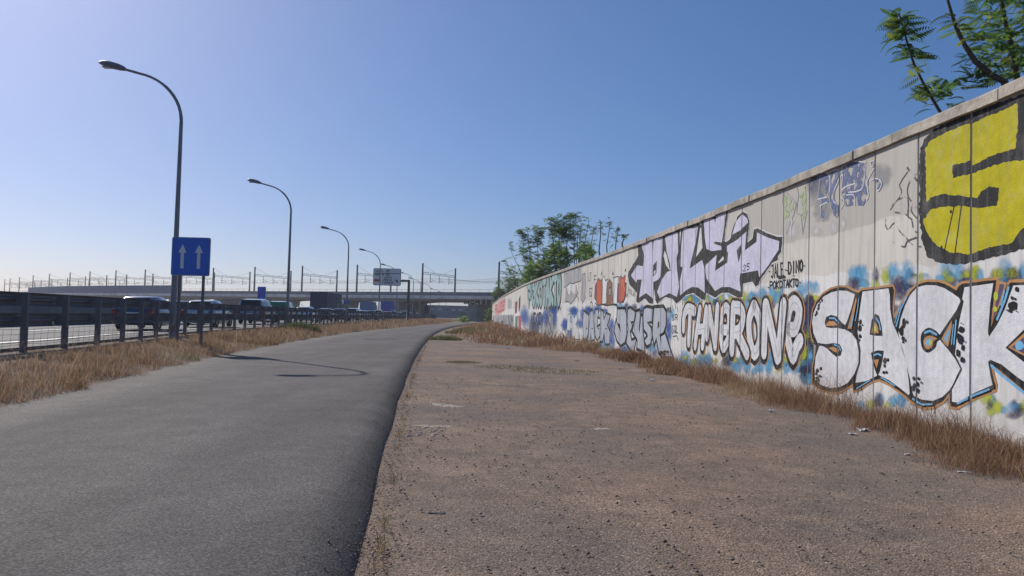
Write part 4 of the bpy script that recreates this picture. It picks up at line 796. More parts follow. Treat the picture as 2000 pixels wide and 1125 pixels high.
for dx in (-.27, .27):
    b = MB(); x0, z0 = c[0]+dx, c[2]-.4
    sign_poly(b, [(x0-.055, z0), (x0+.055, z0), (x0+.055, z0+.52), (x0+.135, z0+.52), (x0, z0+.80), (x0-.135, z0+.52), (x0-.055, z0+.52)], c[1]-.016); b.build('arrow', M['white'], st)
for dx in (-.36, .42): b = MB(); b.box((c[0]+dx, c[1]+.075, (c[2]+.55+.3)/2), (.08, .06, c[2]+.55-.3)); b.build('post', M['steel'], st)
YS = 84.; c = atY(511, 572, YS)
st = thing('end_of_route_sign', 'upright blue sign crossed by a thin red diagonal above the cars', 'sign', (c[0], YS, ZH))
panel(st, .92, 1.36, .03, c, M['white'], 'border'); panel(st, .86, 1.30, .01, (c[0], YS-.012, c[2]), M['blue'], 'blue_face')
b = MB(); b.box((0, 0, 0), (1.25, .008, .10)); d = b.build('red_stripe', M['red'], st, org=(0, 0, 0)); d.location = (0, -.018, c[2]-ZH); d.rotation_euler = (0, -R(42), 0)
b = MB(); b.tube([(c[0], YS+.06, ZH), (c[0], YS+.06, c[2]+.4)], .05, 8); b.build('post', M['steel'], st)
YS = 118.; c = atY(677, 590, YS)
st = thing('round_sign', 'round blue sign with a white arrow beside the container truck', 'sign', (c[0], YS, ZH))
b = MB(); b.tube([(c[0], YS, c[2]), (c[0], YS+.03, c[2])], .45, 24); b.build('disc', M['blue'], st)
b = MB(); sign_poly(b, [(c[0]-.05, c[2]-.25), (c[0]+.05, c[2]-.25), (c[0]+.05, c[2]+.05), (c[0]+.14, c[2]+.05), (c[0], c[2]+.27), (c[0]-.14, c[2]+.05), (c[0]-.05, c[2]+.05)], YS-.01); b.build('arrow', M['white'], st)
b = MB(); b.tube([(c[0], YS+.06, ZH), (c[0], YS+.06, c[2]+.3)], .04, 8); b.build('post', M['steel'], st)
YS = 130.; c = atY(756, 541, YS); pc_ = atY(797.5, 560, YS)
st = thing('direction_sign', 'large white direction sign with black lettering on a dark cantilever mast', 'sign', (pc_[0], YS+.6, .3))
W_, H_ = 4.55, 2.75
fr = panel(st, W_+.16, H_+.16, .08, c, M['trim'], 'border', .25); panel(st, W_, H_, .02, (c[0], YS-.025, c[2]), M['white'], 'face', .2)
def sgn_text(text, x, z, h, wch, par, m=M['black'], t_=.05):
    b = MB(); L = []
    for i, ch in enumerate(text):
        for s_ in FONT.get(ch, []): L.append([(x+i*wch+a*wch*.7, z+q*h) for a, q in s_])
    for j, s_ in enumerate(L):
        for a, q in zip(s_[:-1], s_[1:]):
            d = np.array(q)-np.array(a); n_ = np.linalg.norm(d); d = d/n_; nn = np.array([-d[1], d[0]])*t_/2
            P = [np.array(a)+nn-d*t_*.3, np.array(a)-nn-d*t_*.3, np.array(q)-nn+d*t_*.3, np.array(q)+nn+d*t_*.3]; b.add([(p_[0], YS-.03-.0004*len(b.f), p_[1]) for p_ in P], [(0, 1, 2, 3)])
    return b.build('lettering', m, par)
x0, z0 = c[0]-W_/2, c[2]+H_/2
sgn_text('1000 m', x0+.2, z0-.55, .30, .22, st); sgn_text('TORRE DE SANT', x0+.2, z0-1.15, .28, .20, st); sgn_text('ALBERTS', x0+1.75, z0-1.60, .28, .2, st); sgn_text('COMERCIAL', x0+1.6, z0-2.02, .26, .18, st); sgn_text('TORRENT', x0+1.5, z0-2.5, .32, .29, st, t_=.06)
b = MB(); b.box((c[0], YS-.028, z0-.78), (W_-.05, .004, .10)); b.build('divider', M['trim'], st)
b = MB(); b.box((x0+.65, YS-.03, z0-2.0), (1.1, .008, .42)); b.build('orange_patch', M['orange'], st)
b = MB(); sign_poly(b, [(x0+3.75, z0-1.75), (x0+3.92, z0-1.85), (x0+4.08, z0-2.0), (x0+4.16, z0-1.9), (x0+4.22, z0-2.3), (x0+3.82, z0-2.26), (x0+3.95, z0-2.15), (x0+3.62, z0-1.92)], YS-.03); b.build('arrow', M['black'], st)
b = MB(); 
for dx in (0, .28): sign_poly(b, [(x0+2.1+dx, z0-.62), (x0+2.22+dx, z0-.62), (x0+2.30+dx, z0-.22), (x0+2.18+dx, z0-.22)], YS-.03)
sign_poly(b, [(x0+2.1, z0-.30), (x0+2.75, z0-.30), (x0+2.75, z0-.2), (x0+2.1, z0-.2)], YS-.034); b.build('motorway_symbol', M['black'], st)
zt = atY(797.5, 548.5, YS)[2]
b = MB(); b.tube([(pc_[0], YS+.6, .2), (pc_[0], YS+.6, zt+.2)], [.27, .20], 12); b.build('mast', M['mast'], st, True)
b = MB(); b.box(((c[0]-1.6+pc_[0])/2, YS+.45, zt), (abs(pc_[0]-c[0])+1.6, .28, .34)); b.box((pc_[0]-.95, YS+.45, zt), (.1, .46, .5)); b.build('cantilever_arm', M['mast'], st)
for dx in (-1.4, 1.2): b = MB(); b.box((c[0]+dx, YS+.17, c[2]), (.12, .12, 2.4)); b.build('bracket', M['mast'], st)

# ------------------------------------------------------------------ railway viaduct
NPO = [(40, 172.5), (18, 187), (-3.5, 200.8), (-25.1, 214.5), (-46.3, 228.9), (-66, 241.1), (-85.1, 253.6), (-103.8, 266.4), (-121.5, 278.7), (-139.2, 291), (-156.8, 303.6), (-175.2, 318.4), (-190.8, 331.2), (-212.1, 351.8), (-234.9, 376.4), (-260.1, 405.3), (-281.1, 429.9), (-295.8, 447.7), (-330, 492)]
VX = np.array(NPO, float); seg = np.r_[0, np.cumsum(np.linalg.norm(np.diff(VX, axis=0), axis=1))]
def vpos(s, o, sm=12.):
    p = lambda q: np.array([np.interp(q, seg, VX[:, 0]), np.interp(q, seg, VX[:, 1])])
    t = p(min(s+sm, seg[-1]))-p(max(s-sm, 0)); t /= np.linalg.norm(t); n = np.array([t[1], -t[0]])
    if n[1] < 0: n = -n
    c = (p(max(s-6, 0))+p(s)+p(min(s+6, seg[-1])))/3
    return c+n*o, t, n
sp_piers = [seg[2]+9.0+27.6*k for k in range(0, 13)]
def haunch(s):
    d = min(abs(s-q) for q in sp_piers); return 5.40-.45*max(0, 1-d/9.)**2
vt = thing('railway_viaduct', 'grey concrete railway viaduct crossing the motorway on broad piers', 'viaduct', (*vpos(sp_piers[0], 3)[0], 0))
SS = np.arange(0, seg[-1], 4.)
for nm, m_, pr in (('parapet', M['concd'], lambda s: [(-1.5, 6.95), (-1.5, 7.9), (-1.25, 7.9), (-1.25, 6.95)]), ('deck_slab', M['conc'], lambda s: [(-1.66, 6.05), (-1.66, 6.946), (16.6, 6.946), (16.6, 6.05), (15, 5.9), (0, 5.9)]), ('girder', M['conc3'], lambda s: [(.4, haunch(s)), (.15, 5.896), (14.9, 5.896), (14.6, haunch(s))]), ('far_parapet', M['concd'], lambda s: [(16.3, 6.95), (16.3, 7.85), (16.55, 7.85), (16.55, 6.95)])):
    b = MB(); b.loft([[(*vpos(s, o)[0], z) for o, z in pr(s)] for s in SS]); b.build(nm, m_, vt)
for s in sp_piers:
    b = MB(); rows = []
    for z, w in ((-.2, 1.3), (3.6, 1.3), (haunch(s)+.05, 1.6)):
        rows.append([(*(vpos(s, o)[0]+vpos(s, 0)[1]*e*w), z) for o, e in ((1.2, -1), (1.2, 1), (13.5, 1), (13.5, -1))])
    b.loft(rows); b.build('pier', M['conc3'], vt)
# handrail on the parapet
b = MB()
for s in np.arange(0, seg[-1], 3.0): c, t, n = vpos(s, -1.38); b.box((*c, 8.25), (.05, .05, .72))
b.tube([(*vpos(s, -1.38)[0], 8.6) for s in SS], .035, 4); b.build('handrail', M['mast'], vt)
# blue noise barrier panels on the left-hand length
s0 = np.interp(-118, -VX[:, 0][::-1]*-1, seg[::-1]) if False else seg[8]-4
s1 = seg[14]-2; s = s0
bmesh_n = 0
while s < s1:
    b = MB(); c0, t0, n0 = vpos(s, -1.62); c1, _, _ = vpos(s+3.94, -1.62)
    b.add([(*c0, 6.95), (*c1, 6.95), (*c1, 9.9), (*c0, 9.9), (*(c0+n0*.12), 6.95), (*(c1+n0*.12), 6.95), (*(c1+n0*.12), 9.9), (*(c0+n0*.12), 9.9)], [(0, 1, 2, 3), (7, 6, 5, 4), (3, 2, 6, 7), (0, 3, 7, 4), (1, 5, 6, 2)])
    b.build('noise_panel', M['barrier'], vt); s += 4.
# lettering painted on the girder
def vword(text, s0, w, zb, zt, m_, tw=.14):
    b = MB()
    for i, ch in enumerate(text):
        for st_ in FONT[ch]:
            P = [(s0-(i*w+a*w*.72), zb+q*(zt-zb)) for a, q in st_]
            for a, q in zip(P[:-1], P[1:]):
                d = np.array(q)-np.array(a); d /= np.linalg.norm(d); nn = np.array([-d[1], d[0]])*tw; e = .0015*len(b.f)
                b.add([(*vpos(u[0], .12-e)[0], u[1]) for u in (np.array(a)+nn, np.array(a)-nn, np.array(q)-nn, np.array(q)+nn)], [(0, 1, 2, 3)])
    return b.build('painted_lettering', m_, vt)
vb = MB(); s_a = sp_piers[0]+2.2
vb.add([(*vpos(s_a, .20)[0], 4.75), (*vpos(s_a-9.5, .20)[0], 4.75), (*vpos(s_a-9.5, .14)[0], 5.85), (*vpos(s_a, .14)[0], 5.85)], [(0, 1, 2, 3)]); vb.build('painted_ground', M['conc'], vt)
vword('MORSE', s_a-.3, 1.85, 4.85, 5.75, M['trim'], .2)

# overhead line portals on the viaduct
def portal(i):
    x, y = NPO[i]; c, t, n = vpos(seg[i], 0); c = np.array([x, y]); f_ = c+n*15.
    return c, f_, t
Pm = []
ORD = ['first', 'second', 'third', 'fourth', 'fifth', 'sixth', 'seventh', 'eighth', 'ninth', 'tenth', 'eleventh', 'twelfth', 'thirteenth', 'fourteenth', 'fifteenth', 'sixteenth', 'seventeenth', 'eighteenth']
for i in range(1, len(NPO)-1):
    c, f_, t = portal(i)
    th = thing('overhead_line_portal', 'dark steel railway portal on the viaduct, %s one counted from the graffiti wall' % ORD[i-1], 'railway portal', (*c, 6.95), 'overhead line portals on the viaduct')
    for q, top in ((c, 16.), (f_, 15.6)):
        b = MB(); b.box((*q, (6.95+top)/2), (.42, .42, top-6.95), math.atan2(t[1], t[0]), .75); b.box((*q, 7.2), (.7, .7, .5), math.atan2(t[1], t[0])); b.build('mast', M['mast'], th)
    b = MB(); A_, B_ = np.array([*c, 13.0]), np.array([*f_, 12.75]); up = np.array([0, 0, .55])
    b.tube([A_, (A_+B_)/2+[0, 0, .1], B_], .06, 5); b.tube([A_+up, B_+up], .06, 5)
    for k in range(10): u, v = A_+(B_-A_)*k/10, A_+(B_-A_)*(k+1)/10; b.tube([u+(up if k % 2 else 0), v+(0 if k % 2 else up)], .035, 4)
    b.build('cross_beam', M['mast'], th)
    for u in (.23, .5, .8):
        q = A_+(B_-A_)*u; b = MB(); b.tube([q, q-[0, 0, 2.2]], .085, 5); a = np.array([*(n_:=(f_-c)/15.), 0])
        b.tube([q-[0, 0, 1.1], q-[0, 0, 1.5]+a*1.9], .045, 4); b.tube([q-[0, 0, 1.9], q-[0, 0, 1.55]+a*1.9], .045, 4); b.build('cantilever', M['mast'], th)
    b = MB(); b.tube([[*c, 15.7], (A_*.6+B_*.4)+up], .03, 4); b.tube([[*f_, 15.3], (A_*.4+B_*.6)+up], .03, 4); b.build('stay', M['mast'], th)
wt = thing('overhead_wires', 'thin overhead railway wires strung between the portals', 'wires', (*NPO[2], 11.))
for u in (3.4, 5.4, 9.5, 13.9):
    b = MB(); P = []
    for i in range(1, len(NPO)-1):
        c, f_, t = portal(i); n = (f_-c)/15.
        if P:
            m_ = (P[-1]+np.array([*(c+n*u), 12.0]))/2; m_[2] -= .7; P.append(m_)
        P.append(np.array([*(c+n*u), 12.0]))
    b.tube(P, .022, 4); b.tube([p_-[0, 0, 1.0] if k % 2 == 0 else np.array([p_[0], p_[1], 11.0]) for k, p_ in enumerate(P)], .02, 4); b.build('wire', M['wire'], wt)
# far warehouse beyond the viaduct
bt = thing('warehouse', 'long low blue-grey warehouse with a strip of windows beyond the viaduct', 'building', (-24, 330, 0))
b = MB(); b.box((-20, 340, 2.8), (56, 18, 5.6)); b.build('wall', M['bld'], bt)
b = MB(); b.box((-20, 340, 5.75), (56.6, 18.6, .3)); b.build('roof_edge', M['bldd'], bt)
for k in range(18): b = MB(); b.box((-46+k*3.0, 330.97, 4.1), (1.7, .06, .6)); b.build('window', M['bldl'] if k % 3 else M['bldd'], bt)
for k in (3, 8, 14): b = MB(); b.box((-46+k*3.0+1.4, 330.96, 1.6), (2.6, .08, 3.2)); b.build('door', M['bldd'], bt)

# ------------------------------------------------------------------ vehicles
def wheel(parent, x, y, r_=.32, w=.2):
    b = MB(); s = 1 if x > 0 else -1
    prof = [(w*.5, .62), (w*.5, .93), (w*.3, 1.0), (-w*.3, 1.0), (-w*.5, .93), (-w*.5, .62)]
    b.loft([[(x+a, y+r_*q*math.cos(g), r_+r_*q*math.sin(g)) for a, q in prof] for g in np.linspace(0, 2*math.pi, 19)], closed=False); o = b.build('wheel', M['tyre'], parent, True)
    b = MB(); n = 18
    for rr, dx in ((.66, .0),): b.disc((x+s*w*.40, y, r_), r_*rr, (s, 0, 0), n)
    b.build('rim', M['rim'], o)
STY = {
    'hatch': (4.15, 1.78, [(0, .35, .78, .82, .80, .70), (.02, .25, .90, .98, .86, .76), (.06, .22, .95, 1.06, .88, .74), (.15, .2, .95, 1.43, .89, .62), (.36, .2, .94, 1.50, .89, .62), (.53, .2, .93, 1.45, .89, .60), (.72, .2, .92, .97, .89, .74), (.88, .2, .80, .86, .86, .72), (.97, .25, .64, .70, .80, .64), (1, .35, .54, .60, .72, .58)]),
    'sedan': (4.5, 1.8, [(0, .35, .78, .88, .80, .68), (.02, .25, .88, 1.0, .86, .74), (.14, .22, .93, 1.03, .89, .74), (.28, .2, .94, 1.38, .90, .60), (.42, .2, .93, 1.44, .90, .60), (.54, .2, .93, 1.40, .90, .59), (.70, .2, .90, .96, .90, .74), (.88, .2, .80, .86, .86, .72), (.97, .25, .64, .70, .80, .64), (1, .35, .54, .60, .72, .58)]),
    'suv': (4.4, 1.85, [(0, .4, .88, .92, .84, .76), (.02, .3, 1.0, 1.08, .89, .80), (.05, .28, 1.05, 1.18, .91, .78), (.11, .25, 1.05, 1.60, .92, .68), (.36, .25, 1.04, 1.67, .92, .68), (.53, .25, 1.03, 1.61, .92, .66), (.69, .25, 1.02, 1.08, .92, .78), (.88, .25, .92, .98, .90, .76), (.97, .3, .74, .80, .84, .68), (1, .4, .60, .66, .76, .62)]),
    'mpv': (4.5, 1.85, [(0, .4, .9, .95, .85, .78), (.015, .3, 1.0, 1.12, .90, .82), (.03, .28, 1.05, 1.25, .91, .80), (.07, .25, 1.05, 1.76, .92, .72), (.36, .25, 1.04, 1.84, .92, .72), (.60, .25, 1.03, 1.76, .92, .70), (.80, .25, 1.02, 1.08, .92, .78), (.90, .25, .92, .98, .90, .76), (.97, .3, .74, .80, .84, .68), (1, .4, .60, .66, .76, .62)]),
    'van': (5.0, 1.95, [(0, .45, 1.0, 1.1, .92, .88), (.01, .35, 1.1, 1.4, .95, .90), (.02, .3, 1.15, 1.5, .96, .89), (.04, .28, 1.15, 2.40, .97, .84), (.36, .28, 1.15, 2.45, .97, .84), (.70, .28, 1.14, 2.38, .97, .82), (.86, .28, 1.13, 1.22, .96, .84), (.93, .28, 1.0, 1.05, .94, .80), (.98, .3, .8, .85, .88, .74), (1, .4, .62, .68, .8, .66)]),
}
def make_car(style, paint, panel_van=False):
    L, W, S = STY[style]; t = thing('car' if style != 'van' else 'van', 'x', 'car' if style != 'van' else 'van')
    Y = lambda u: (u-.5)*L
    rows = []
    for u, zb, zk, zt, wk, wt in S:
        zm = zb+(zk-zb)*.45; rows.append([(-wk*.92, Y(u), zb), (-wk, Y(u), zm), (-wk*.985, Y(u), zk), (-wt, Y(u), zt-.035), (-wt*.9, Y(u), zt), (wt*.9, Y(u), zt), (wt, Y(u), zt-.035), (wk*.985, Y(u), zk), (wk, Y(u), zm), (wk*.92, Y(u), zb)])
    b = MB(); b.loft(rows); body = b.build('body', paint, t, True)
    md = body.modifiers.new('edges', 'EDGE_SPLIT'); md.split_angle = R(38)
    ip = lambda u: [np.interp(u, [s[0] for s in S], [s[k] for s in S]) for k in range(1, 6)]
    def side(u, f, sg):
        zb, zk, zt, wk, wt = ip(u); return (sg*(wk*.985+(wt-wk*.985)*f+.012), Y(u), zk+(zt-.035-zk)*f)
    cuts = [(.30, .42), (.445, .60)] if style != 'mpv' else [(.10, .28), (.30, .46), (.48, .66)]
    if style in ('hatch', 'suv'): cuts = [(.17, .27)] + [(.29, .43), (.45, .58)]
    if style == 'van': cuts = [(.66, .80)]
    if panel_van: cuts = [(.50, .66)]
    for sg in (-1, 1):
        for a, e in cuts:
            e2 = min(e, S[5][0]+.0) if e > S[5][0] else e
            b = MB(); b.add([side(a, .08, sg), side(e, .08, sg), side(e2, .86, sg), side(a+.01, .86, sg)], [(0, 1, 2, 3)]); b.build('side_window', M['glass'], t)
        wheel(t, sg*(W/2-.10), Y(.19), .32 if style != 'van' else .36); wheel(t, sg*(W/2-.10), Y(.81), .32 if style != 'van' else .36)
        u0, zb, zk, zt, wk, wt = S[1]
        b = MB(); b.box((sg*(wk-.12), Y(0)+.012, zk-.12), (.2, .10, .22)); b.build('tail_light', M['tail'], t)
        b = MB(); b.box((sg*.58, Y(1)-.10, .62), (.26, .16, .13)); b.build('headlight', M['lamp'], t)
        b = MB(); b.box((sg*(W/2+.06), Y(.62), S[6][2]+.08), (.16, .09, .13)); b.build('mirror', paint, t)
    def scr(i, j, name, lo=.1, hi=.92):
        a, c = S[i], S[j]; q = lambda f: (Y(a[0]+(c[0]-a[0])*f), a[3]+(c[3]-a[3])*f, (a[5]+(c[5]-a[5])*f)*.86)
        y0, z0, w0 = q(lo); y1, z1, w1 = q(hi); nn = np.array([-(z1-z0), (y1-y0)]); nn /= np.linalg.norm(nn)
        if nn[1] < 0: nn = -nn
        dy, dz = nn*.012; b = MB(); b.add([(-w0, y0+dy, z0+dz), (w0, y0+dy, z0+dz), (w1, y1+dy, z1+dz), (-w1, y1+dy, z1+dz)], [(0, 1, 2, 3)]); b.build(name, M['glass'], t)
    if not panel_van: scr(2, 3, 'rear_window')
    scr(6, 5, 'windscreen')
    b = MB(); b.box((0, Y(0)-.012, .72), (.5, .02, .11)); b.build('number_plate', M['plate'], t)
    b = MB(); b.box((0, Y(0)+.02, .42), (W*.8, .10, .16)); b.build('bumper', M['trim'], t)
    return t
def road_at(y, off): 
    sl = (GUARD(y+2)-GUARD(y-2))/4.; return (GUARD(y)+off, y, ZH+.02), math.atan2(1, sl)-math.pi/2
PNT = {k: carpaint(k, c) for k, c in dict(white=(.72, .73, .74), silver=(.42, .44, .46), dark=(.035, .04, .05), navy=(.03, .045, .10), green=(.015, .17, .075), red=(.30, .02, .025), steel=(.16, .20, .27), black=(.015, .015, .017), ltblue=(.22, .33, .50)).items()}
protos = {}
fleet = [('hatch', 'navy', 35.2, -2.9, 'dark blue hatchback behind the rail next to the two-arrow sign'), ('hatch', 'silver', 44.0, -2.9, 'silver hatchback queuing just ahead of the dark blue hatchback'),
         ('mpv', 'steel', 57.0, -3.3, 'steel blue people carrier queuing behind the green van'), ('mpv', 'green', 65.0, -3.2, 'dark green van queuing on the motorway'), ('hatch', 'white', 74.5, -3.0, 'white hatchback queuing ahead of the green van'),
         ('sedan', 'black', 84.5, -2.9, 'black saloon car queuing near the round blue sign'), ('hatch', 'dark', 94, -3.0, 'dark grey hatchback ahead of the black saloon'), ('suv', 'white', 104, -3.0, 'white sport utility car ahead of the dark grey hatchback'), ('sedan', 'silver', 114, -3.0, 'silver saloon ahead of the white sport utility car'), ('hatch', 'black', 124, -3.0, 'black hatchback beside the direction sign mast'),
         ('suv', 'silver', 134, -3.1, 'silver sport utility car past the direction sign'), ('hatch', 'red', 145, -2.9, 'red hatchback in the queue past the direction sign'), ('suv', 'white', 155, -3.0, 'white sport utility car ahead of the red hatchback'), ('sedan', 'dark', 165, -3.0, 'dark saloon short of the viaduct'), ('mpv', 'white', 176, -3.0, 'white people carrier short of the viaduct'), ('hatch', 'silver', 187, -2.9, 'silver hatchback under the edge of the viaduct'), ('suv', 'red', 198, -3.0, 'red sport utility car under the viaduct'), ('hatch', 'white', 209, -3.0, 'white hatchback under the viaduct'),
         ('sedan', 'white', 62, -10.2, 'white saloon in the far lane beyond the people carrier'), ('hatch', 'dark', 92, -6.6, 'dark hatchback in the middle lane behind the truck'), ('hatch', 'navy', 72, -6.6, 'dark blue hatchback in the middle lane beyond the white hatchback'), ('suv', 'dark', 81, -10.1, 'dark sport utility car in the far lane'), ('sedan', 'navy', 100, -6.6, 'dark blue saloon in the middle lane short of the truck'), ('hatch', 'black', 50.5, -6.6, 'black hatchback in the middle lane beside the silver hatchback'), ('suv', 'black', 133, -6.6, 'black sport utility car in the middle lane'), ('sedan', 'silver', 168, -6.8, 'silver saloon in the middle lane')]
for st_, pn, y, off, lab in fleet:
    k = (st_, pn)
    if k in protos: o = copy_tree(protos[k])
    else: o = protos[k] = make_car(st_, PNT[pn], pn == 'green')
    o.location, a = road_at(y, off); o.rotation_euler = (0, 0, a); o['label'] = lab; o['group'] = 'cars queuing on the motorway'
def make_truck(L, H, boxc, cabc, label, text=None):
    t = thing('truck', label, 'truck'); W = 2.5; z0 = 1.15
    b = MB(); b.box((0, -L/2+(L-2.6)/2, (z0+H)/2), (W, L-2.6, H-z0)); bx = b.build('cargo_box', boxc, t)
    for k in range(int((L-3)/1.2)):
        b = MB(); b.box((W/2+.012, -L/2+.8+1.2*k, (z0+H)/2), (.03, .08, H-z0-.2)); b.build('rib', boxc, bx)
    for sg in (-1, 1):
        b = MB(); b.box((sg*.61, -L/2-.015, (z0+H)/2), (1.17, .04, H-z0-.16)); b.build('rear_door', boxc, bx)
        b = MB(); b.box((sg*.95, -L/2-.02, .85), (.4, .06, .16)); b.build('tail_light', M['tail'], t)
        for y in (-L/2+1.2, -L/2+2.5, L/2-1.4): wheel(t, sg*1.08, y, .48, .3)
    b = MB(); b.box((0, -.3, 1.0), (W*.9, L-1, .22)); b.box((0, -L/2+.05, .62), (W*.92, .1, .14)); b.build('chassis', M['trim'], t)
    b = MB(); b.loft([[(-1.2, L/2-2.4, .6), (1.2, L/2-2.4, .6), (1.2, L/2-2.4, H*.86), (-1.2, L/2-2.4, H*.86)], [(-1.22, L/2-.3, .45), (1.22, L/2-.3, .45), (1.2, L/2-.75, H*.80), (-1.2, L/2-.75, H*.80)], [(-1.2, L/2, .45), (1.2, L/2, .45), (1.15, L/2-.08, 1.75), (-1.15, L/2-.08, 1.75)]]); cb = b.build('cab', cabc, t)
    b = MB(); b.add([(1.235, L/2-1.6, 1.75), (1.235, L/2-.55, 1.75), (1.225, L/2-.85, H*.72), (1.225, L/2-1.6, H*.72)], [(0, 1, 2, 3)]); b.build('side_window', M['glass'], cb)
    if text:
        b = MB()
        for i, ch in enumerate(text):
            for s_ in FONT[ch]:
                for a, q in zip(s_[:-1], s_[1:]):
                    A, Q = np.array([.4+(i+a[0]*.7)*.8, 1.6+a[1]*.75]), np.array([.4+(i+q[0]*.7)*.8, 1.6+q[1]*.75]); d = (Q-A)/np.linalg.norm(Q-A); nn = np.array([-d[1], d[0]])*.07
                    b.add([(W/2+.05+.001*len(b.f), u[0], u[1]) for u in (A+nn, A-nn, Q-nn, Q+nn)], [(0, 1, 2, 3)])
        b.build('lettering', M['signback'], bx)
    return t
navy_box = mat('container_navy', (.022, .032, .085), .6, var=.08, scale=1.); blue_box = mat('box_blue', (.03, .07, .36), .6, var=.05, scale=1.); pale_box = mat('box_pale_blue', (.14, .22, .38), .6, var=.08, scale=1.); grey_box = mat('box_charcoal', (.045, .048, .06), .7, var=.08, scale=1.)
for args, y, off in (((16.0, 4.0, navy_box, PNT['navy'], 'dark navy container truck standing in the queue', '7V8'), 120.5, -9.4), ((7.0, 3.25, pale_box, PNT['white'], 'pale blue box truck with a white cab ahead of the navy container truck', None), 150, -7.3), ((9.0, 4.0, blue_box, PNT['white'], 'bright blue box truck ahead of the pale blue one', None), 184, -7.8), ((11, 4.0, grey_box, PNT['dark'], 'charcoal truck beyond the viaduct piers', None), 236, -3.0)):
    t = make_truck(*args); t.location, a = road_at(y, off); t.rotation_euler = (0, 0, a); t['group'] = 'trucks queuing on the motorway'

# ------------------------------------------------------------------ grass and weeds
NR = np.random.default_rng(7)
def blades(P, h, w, lean, colr, bendmin=.1):
    N = len(P); az = NR.uniform(0, 2*np.pi, N); ld = NR.uniform(0, 2*np.pi, N); ln = NR.uniform(bendmin, lean, N)*h
    sx, sy = np.cos(az)*w/2, np.sin(az)*w/2; dx, dy = np.cos(ld)*ln, np.sin(ld)*ln
    V = np.zeros((N, 5, 3)); V[:] = P[:, None, :]
    V[:, 0, 0] -= sx; V[:, 0, 1] -= sy; V[:, 1, 0] += sx; V[:, 1, 1] += sy
    V[:, 2, 0] += -sx*.7+dx*.35; V[:, 2, 1] += -sy*.7+dy*.35; V[:, 2, 2] += h*.6
    V[:, 3, 0] += sx*.7+dx*.35; V[:, 3, 1] += sy*.7+dy*.35; V[:, 3, 2] += h*.6
    V[:, 4, 0] += dx; V[:, 4, 1] += dy; V[:, 4, 2] += h*NR.uniform(.85, 1.0, N)
    o = np.arange(N)[:, None]*5; T = np.concatenate([o+np.array([[0, 1, 3]]), o+np.array([[0, 3, 2]]), o+np.array([[2, 3, 4]])], 0)
    return V.reshape(-1, 3), T, np.repeat(colr, 5, 0)
def tint(N, pal, wts, jit=.18):
    pal = np.array(pal); k = NR.choice(len(pal), N, p=np.array(wts)/sum(wts)); return pal[k]*NR.uniform(1-jit, 1+jit, (N, 1))*NR.uniform(.95, 1.05, (N, 3))
STRAW, TAN, RUST, BROWN, OLIVE, GREEN = (.52, .39, .25), (.41, .285, .18), (.30, .165, .105), (.20, .12, .08), (.19, .18, .085), (.10, .145, .055)
def merge(parts, name, mat_, lab=None, cat=None):
    V, T, C, o = [], [], [], 0
    for v, t, c in parts: V.append(v); T.append(t+o); C.append(c); o += len(v)
    ob = bpy.data.objects.new(name, fast_mesh(name, np.concatenate(V), np.concatenate(T), mat_, np.concatenate(C))); col.objects.link(ob)
    tag(ob, lab, cat, kind='stuff'); return ob
vec = lambda f_: np.vectorize(f_)
gX, plX, prX, wX = vec(GUARD), vec(PL), vec(PR), vec(WALL)
def clump(x, y, sc=1.2): return .5+.5*np.sin(x*sc*2.1+1.3*np.sin(y*sc*.9))*np.sin(y*sc*1.7+.8*np.sin(x*sc*1.4))
def verge(N, y0, y1, hk, wk, pw=1.6):
    y = y0+(y1-y0)*NR.uniform(0, 1, N)**pw; g, pl = gX(y), plX(y); u = NR.uniform(0, 1, N)
    hi = np.minimum(pl+.12*np.sin(y*1.7)+.1*np.sin(y*4.1), g+5.5+.02*y); x = (g-.1)+(hi-(g-.1))*u
    f_ = np.clip((x-(g+.9))/np.maximum(pl-(g+.9), .3), 0, 1); z = np.where(f_ < .55, .44+(.26-.44)*f_/.55, .26+(.11-.26)*(f_-.55)/.45)
    cl = clump(x, y); lowrow = np.clip((x-g-.2)/1.0, .25, 1)
    c2 = clump(x*1.0+5, y*.7, 3.1); h = hk*(.4+.7*cl+.35*c2)*NR.uniform(.35, 1.25, N)*lowrow; keep = NR.uniform(0, 1, N) < (.02+.62*cl**1.5+.36*c2)
    cc = tint(N, [STRAW, TAN, RUST, BROWN, OLIVE, GREEN], [1.7, 3.2, 3.0, 2.4, 1.0, .4]); gr = (clump(x+7, y+3, .45) > .90) & (u > .6) & (y > 14)
    cc[gr] = tint(gr.sum(), [OLIVE, GREEN, TAN], [3, 2, 2])
    P = np.stack([x, y, z-.02], 1)[keep]; return blades(P, h[keep], np.full(keep.sum(), wk)*NR.uniform(.6, 1.4, keep.sum()), .9, cc[keep])
merge([verge(110000, 8.5, 32, .20, .007), verge(52000, 30, 75, .28, .016), verge(22000, 72, 200, .45, .04, 1.0)], 'verge_grass', M['grass'], 'dry brown and straw grass on the bank between path and guardrail', 'grass')
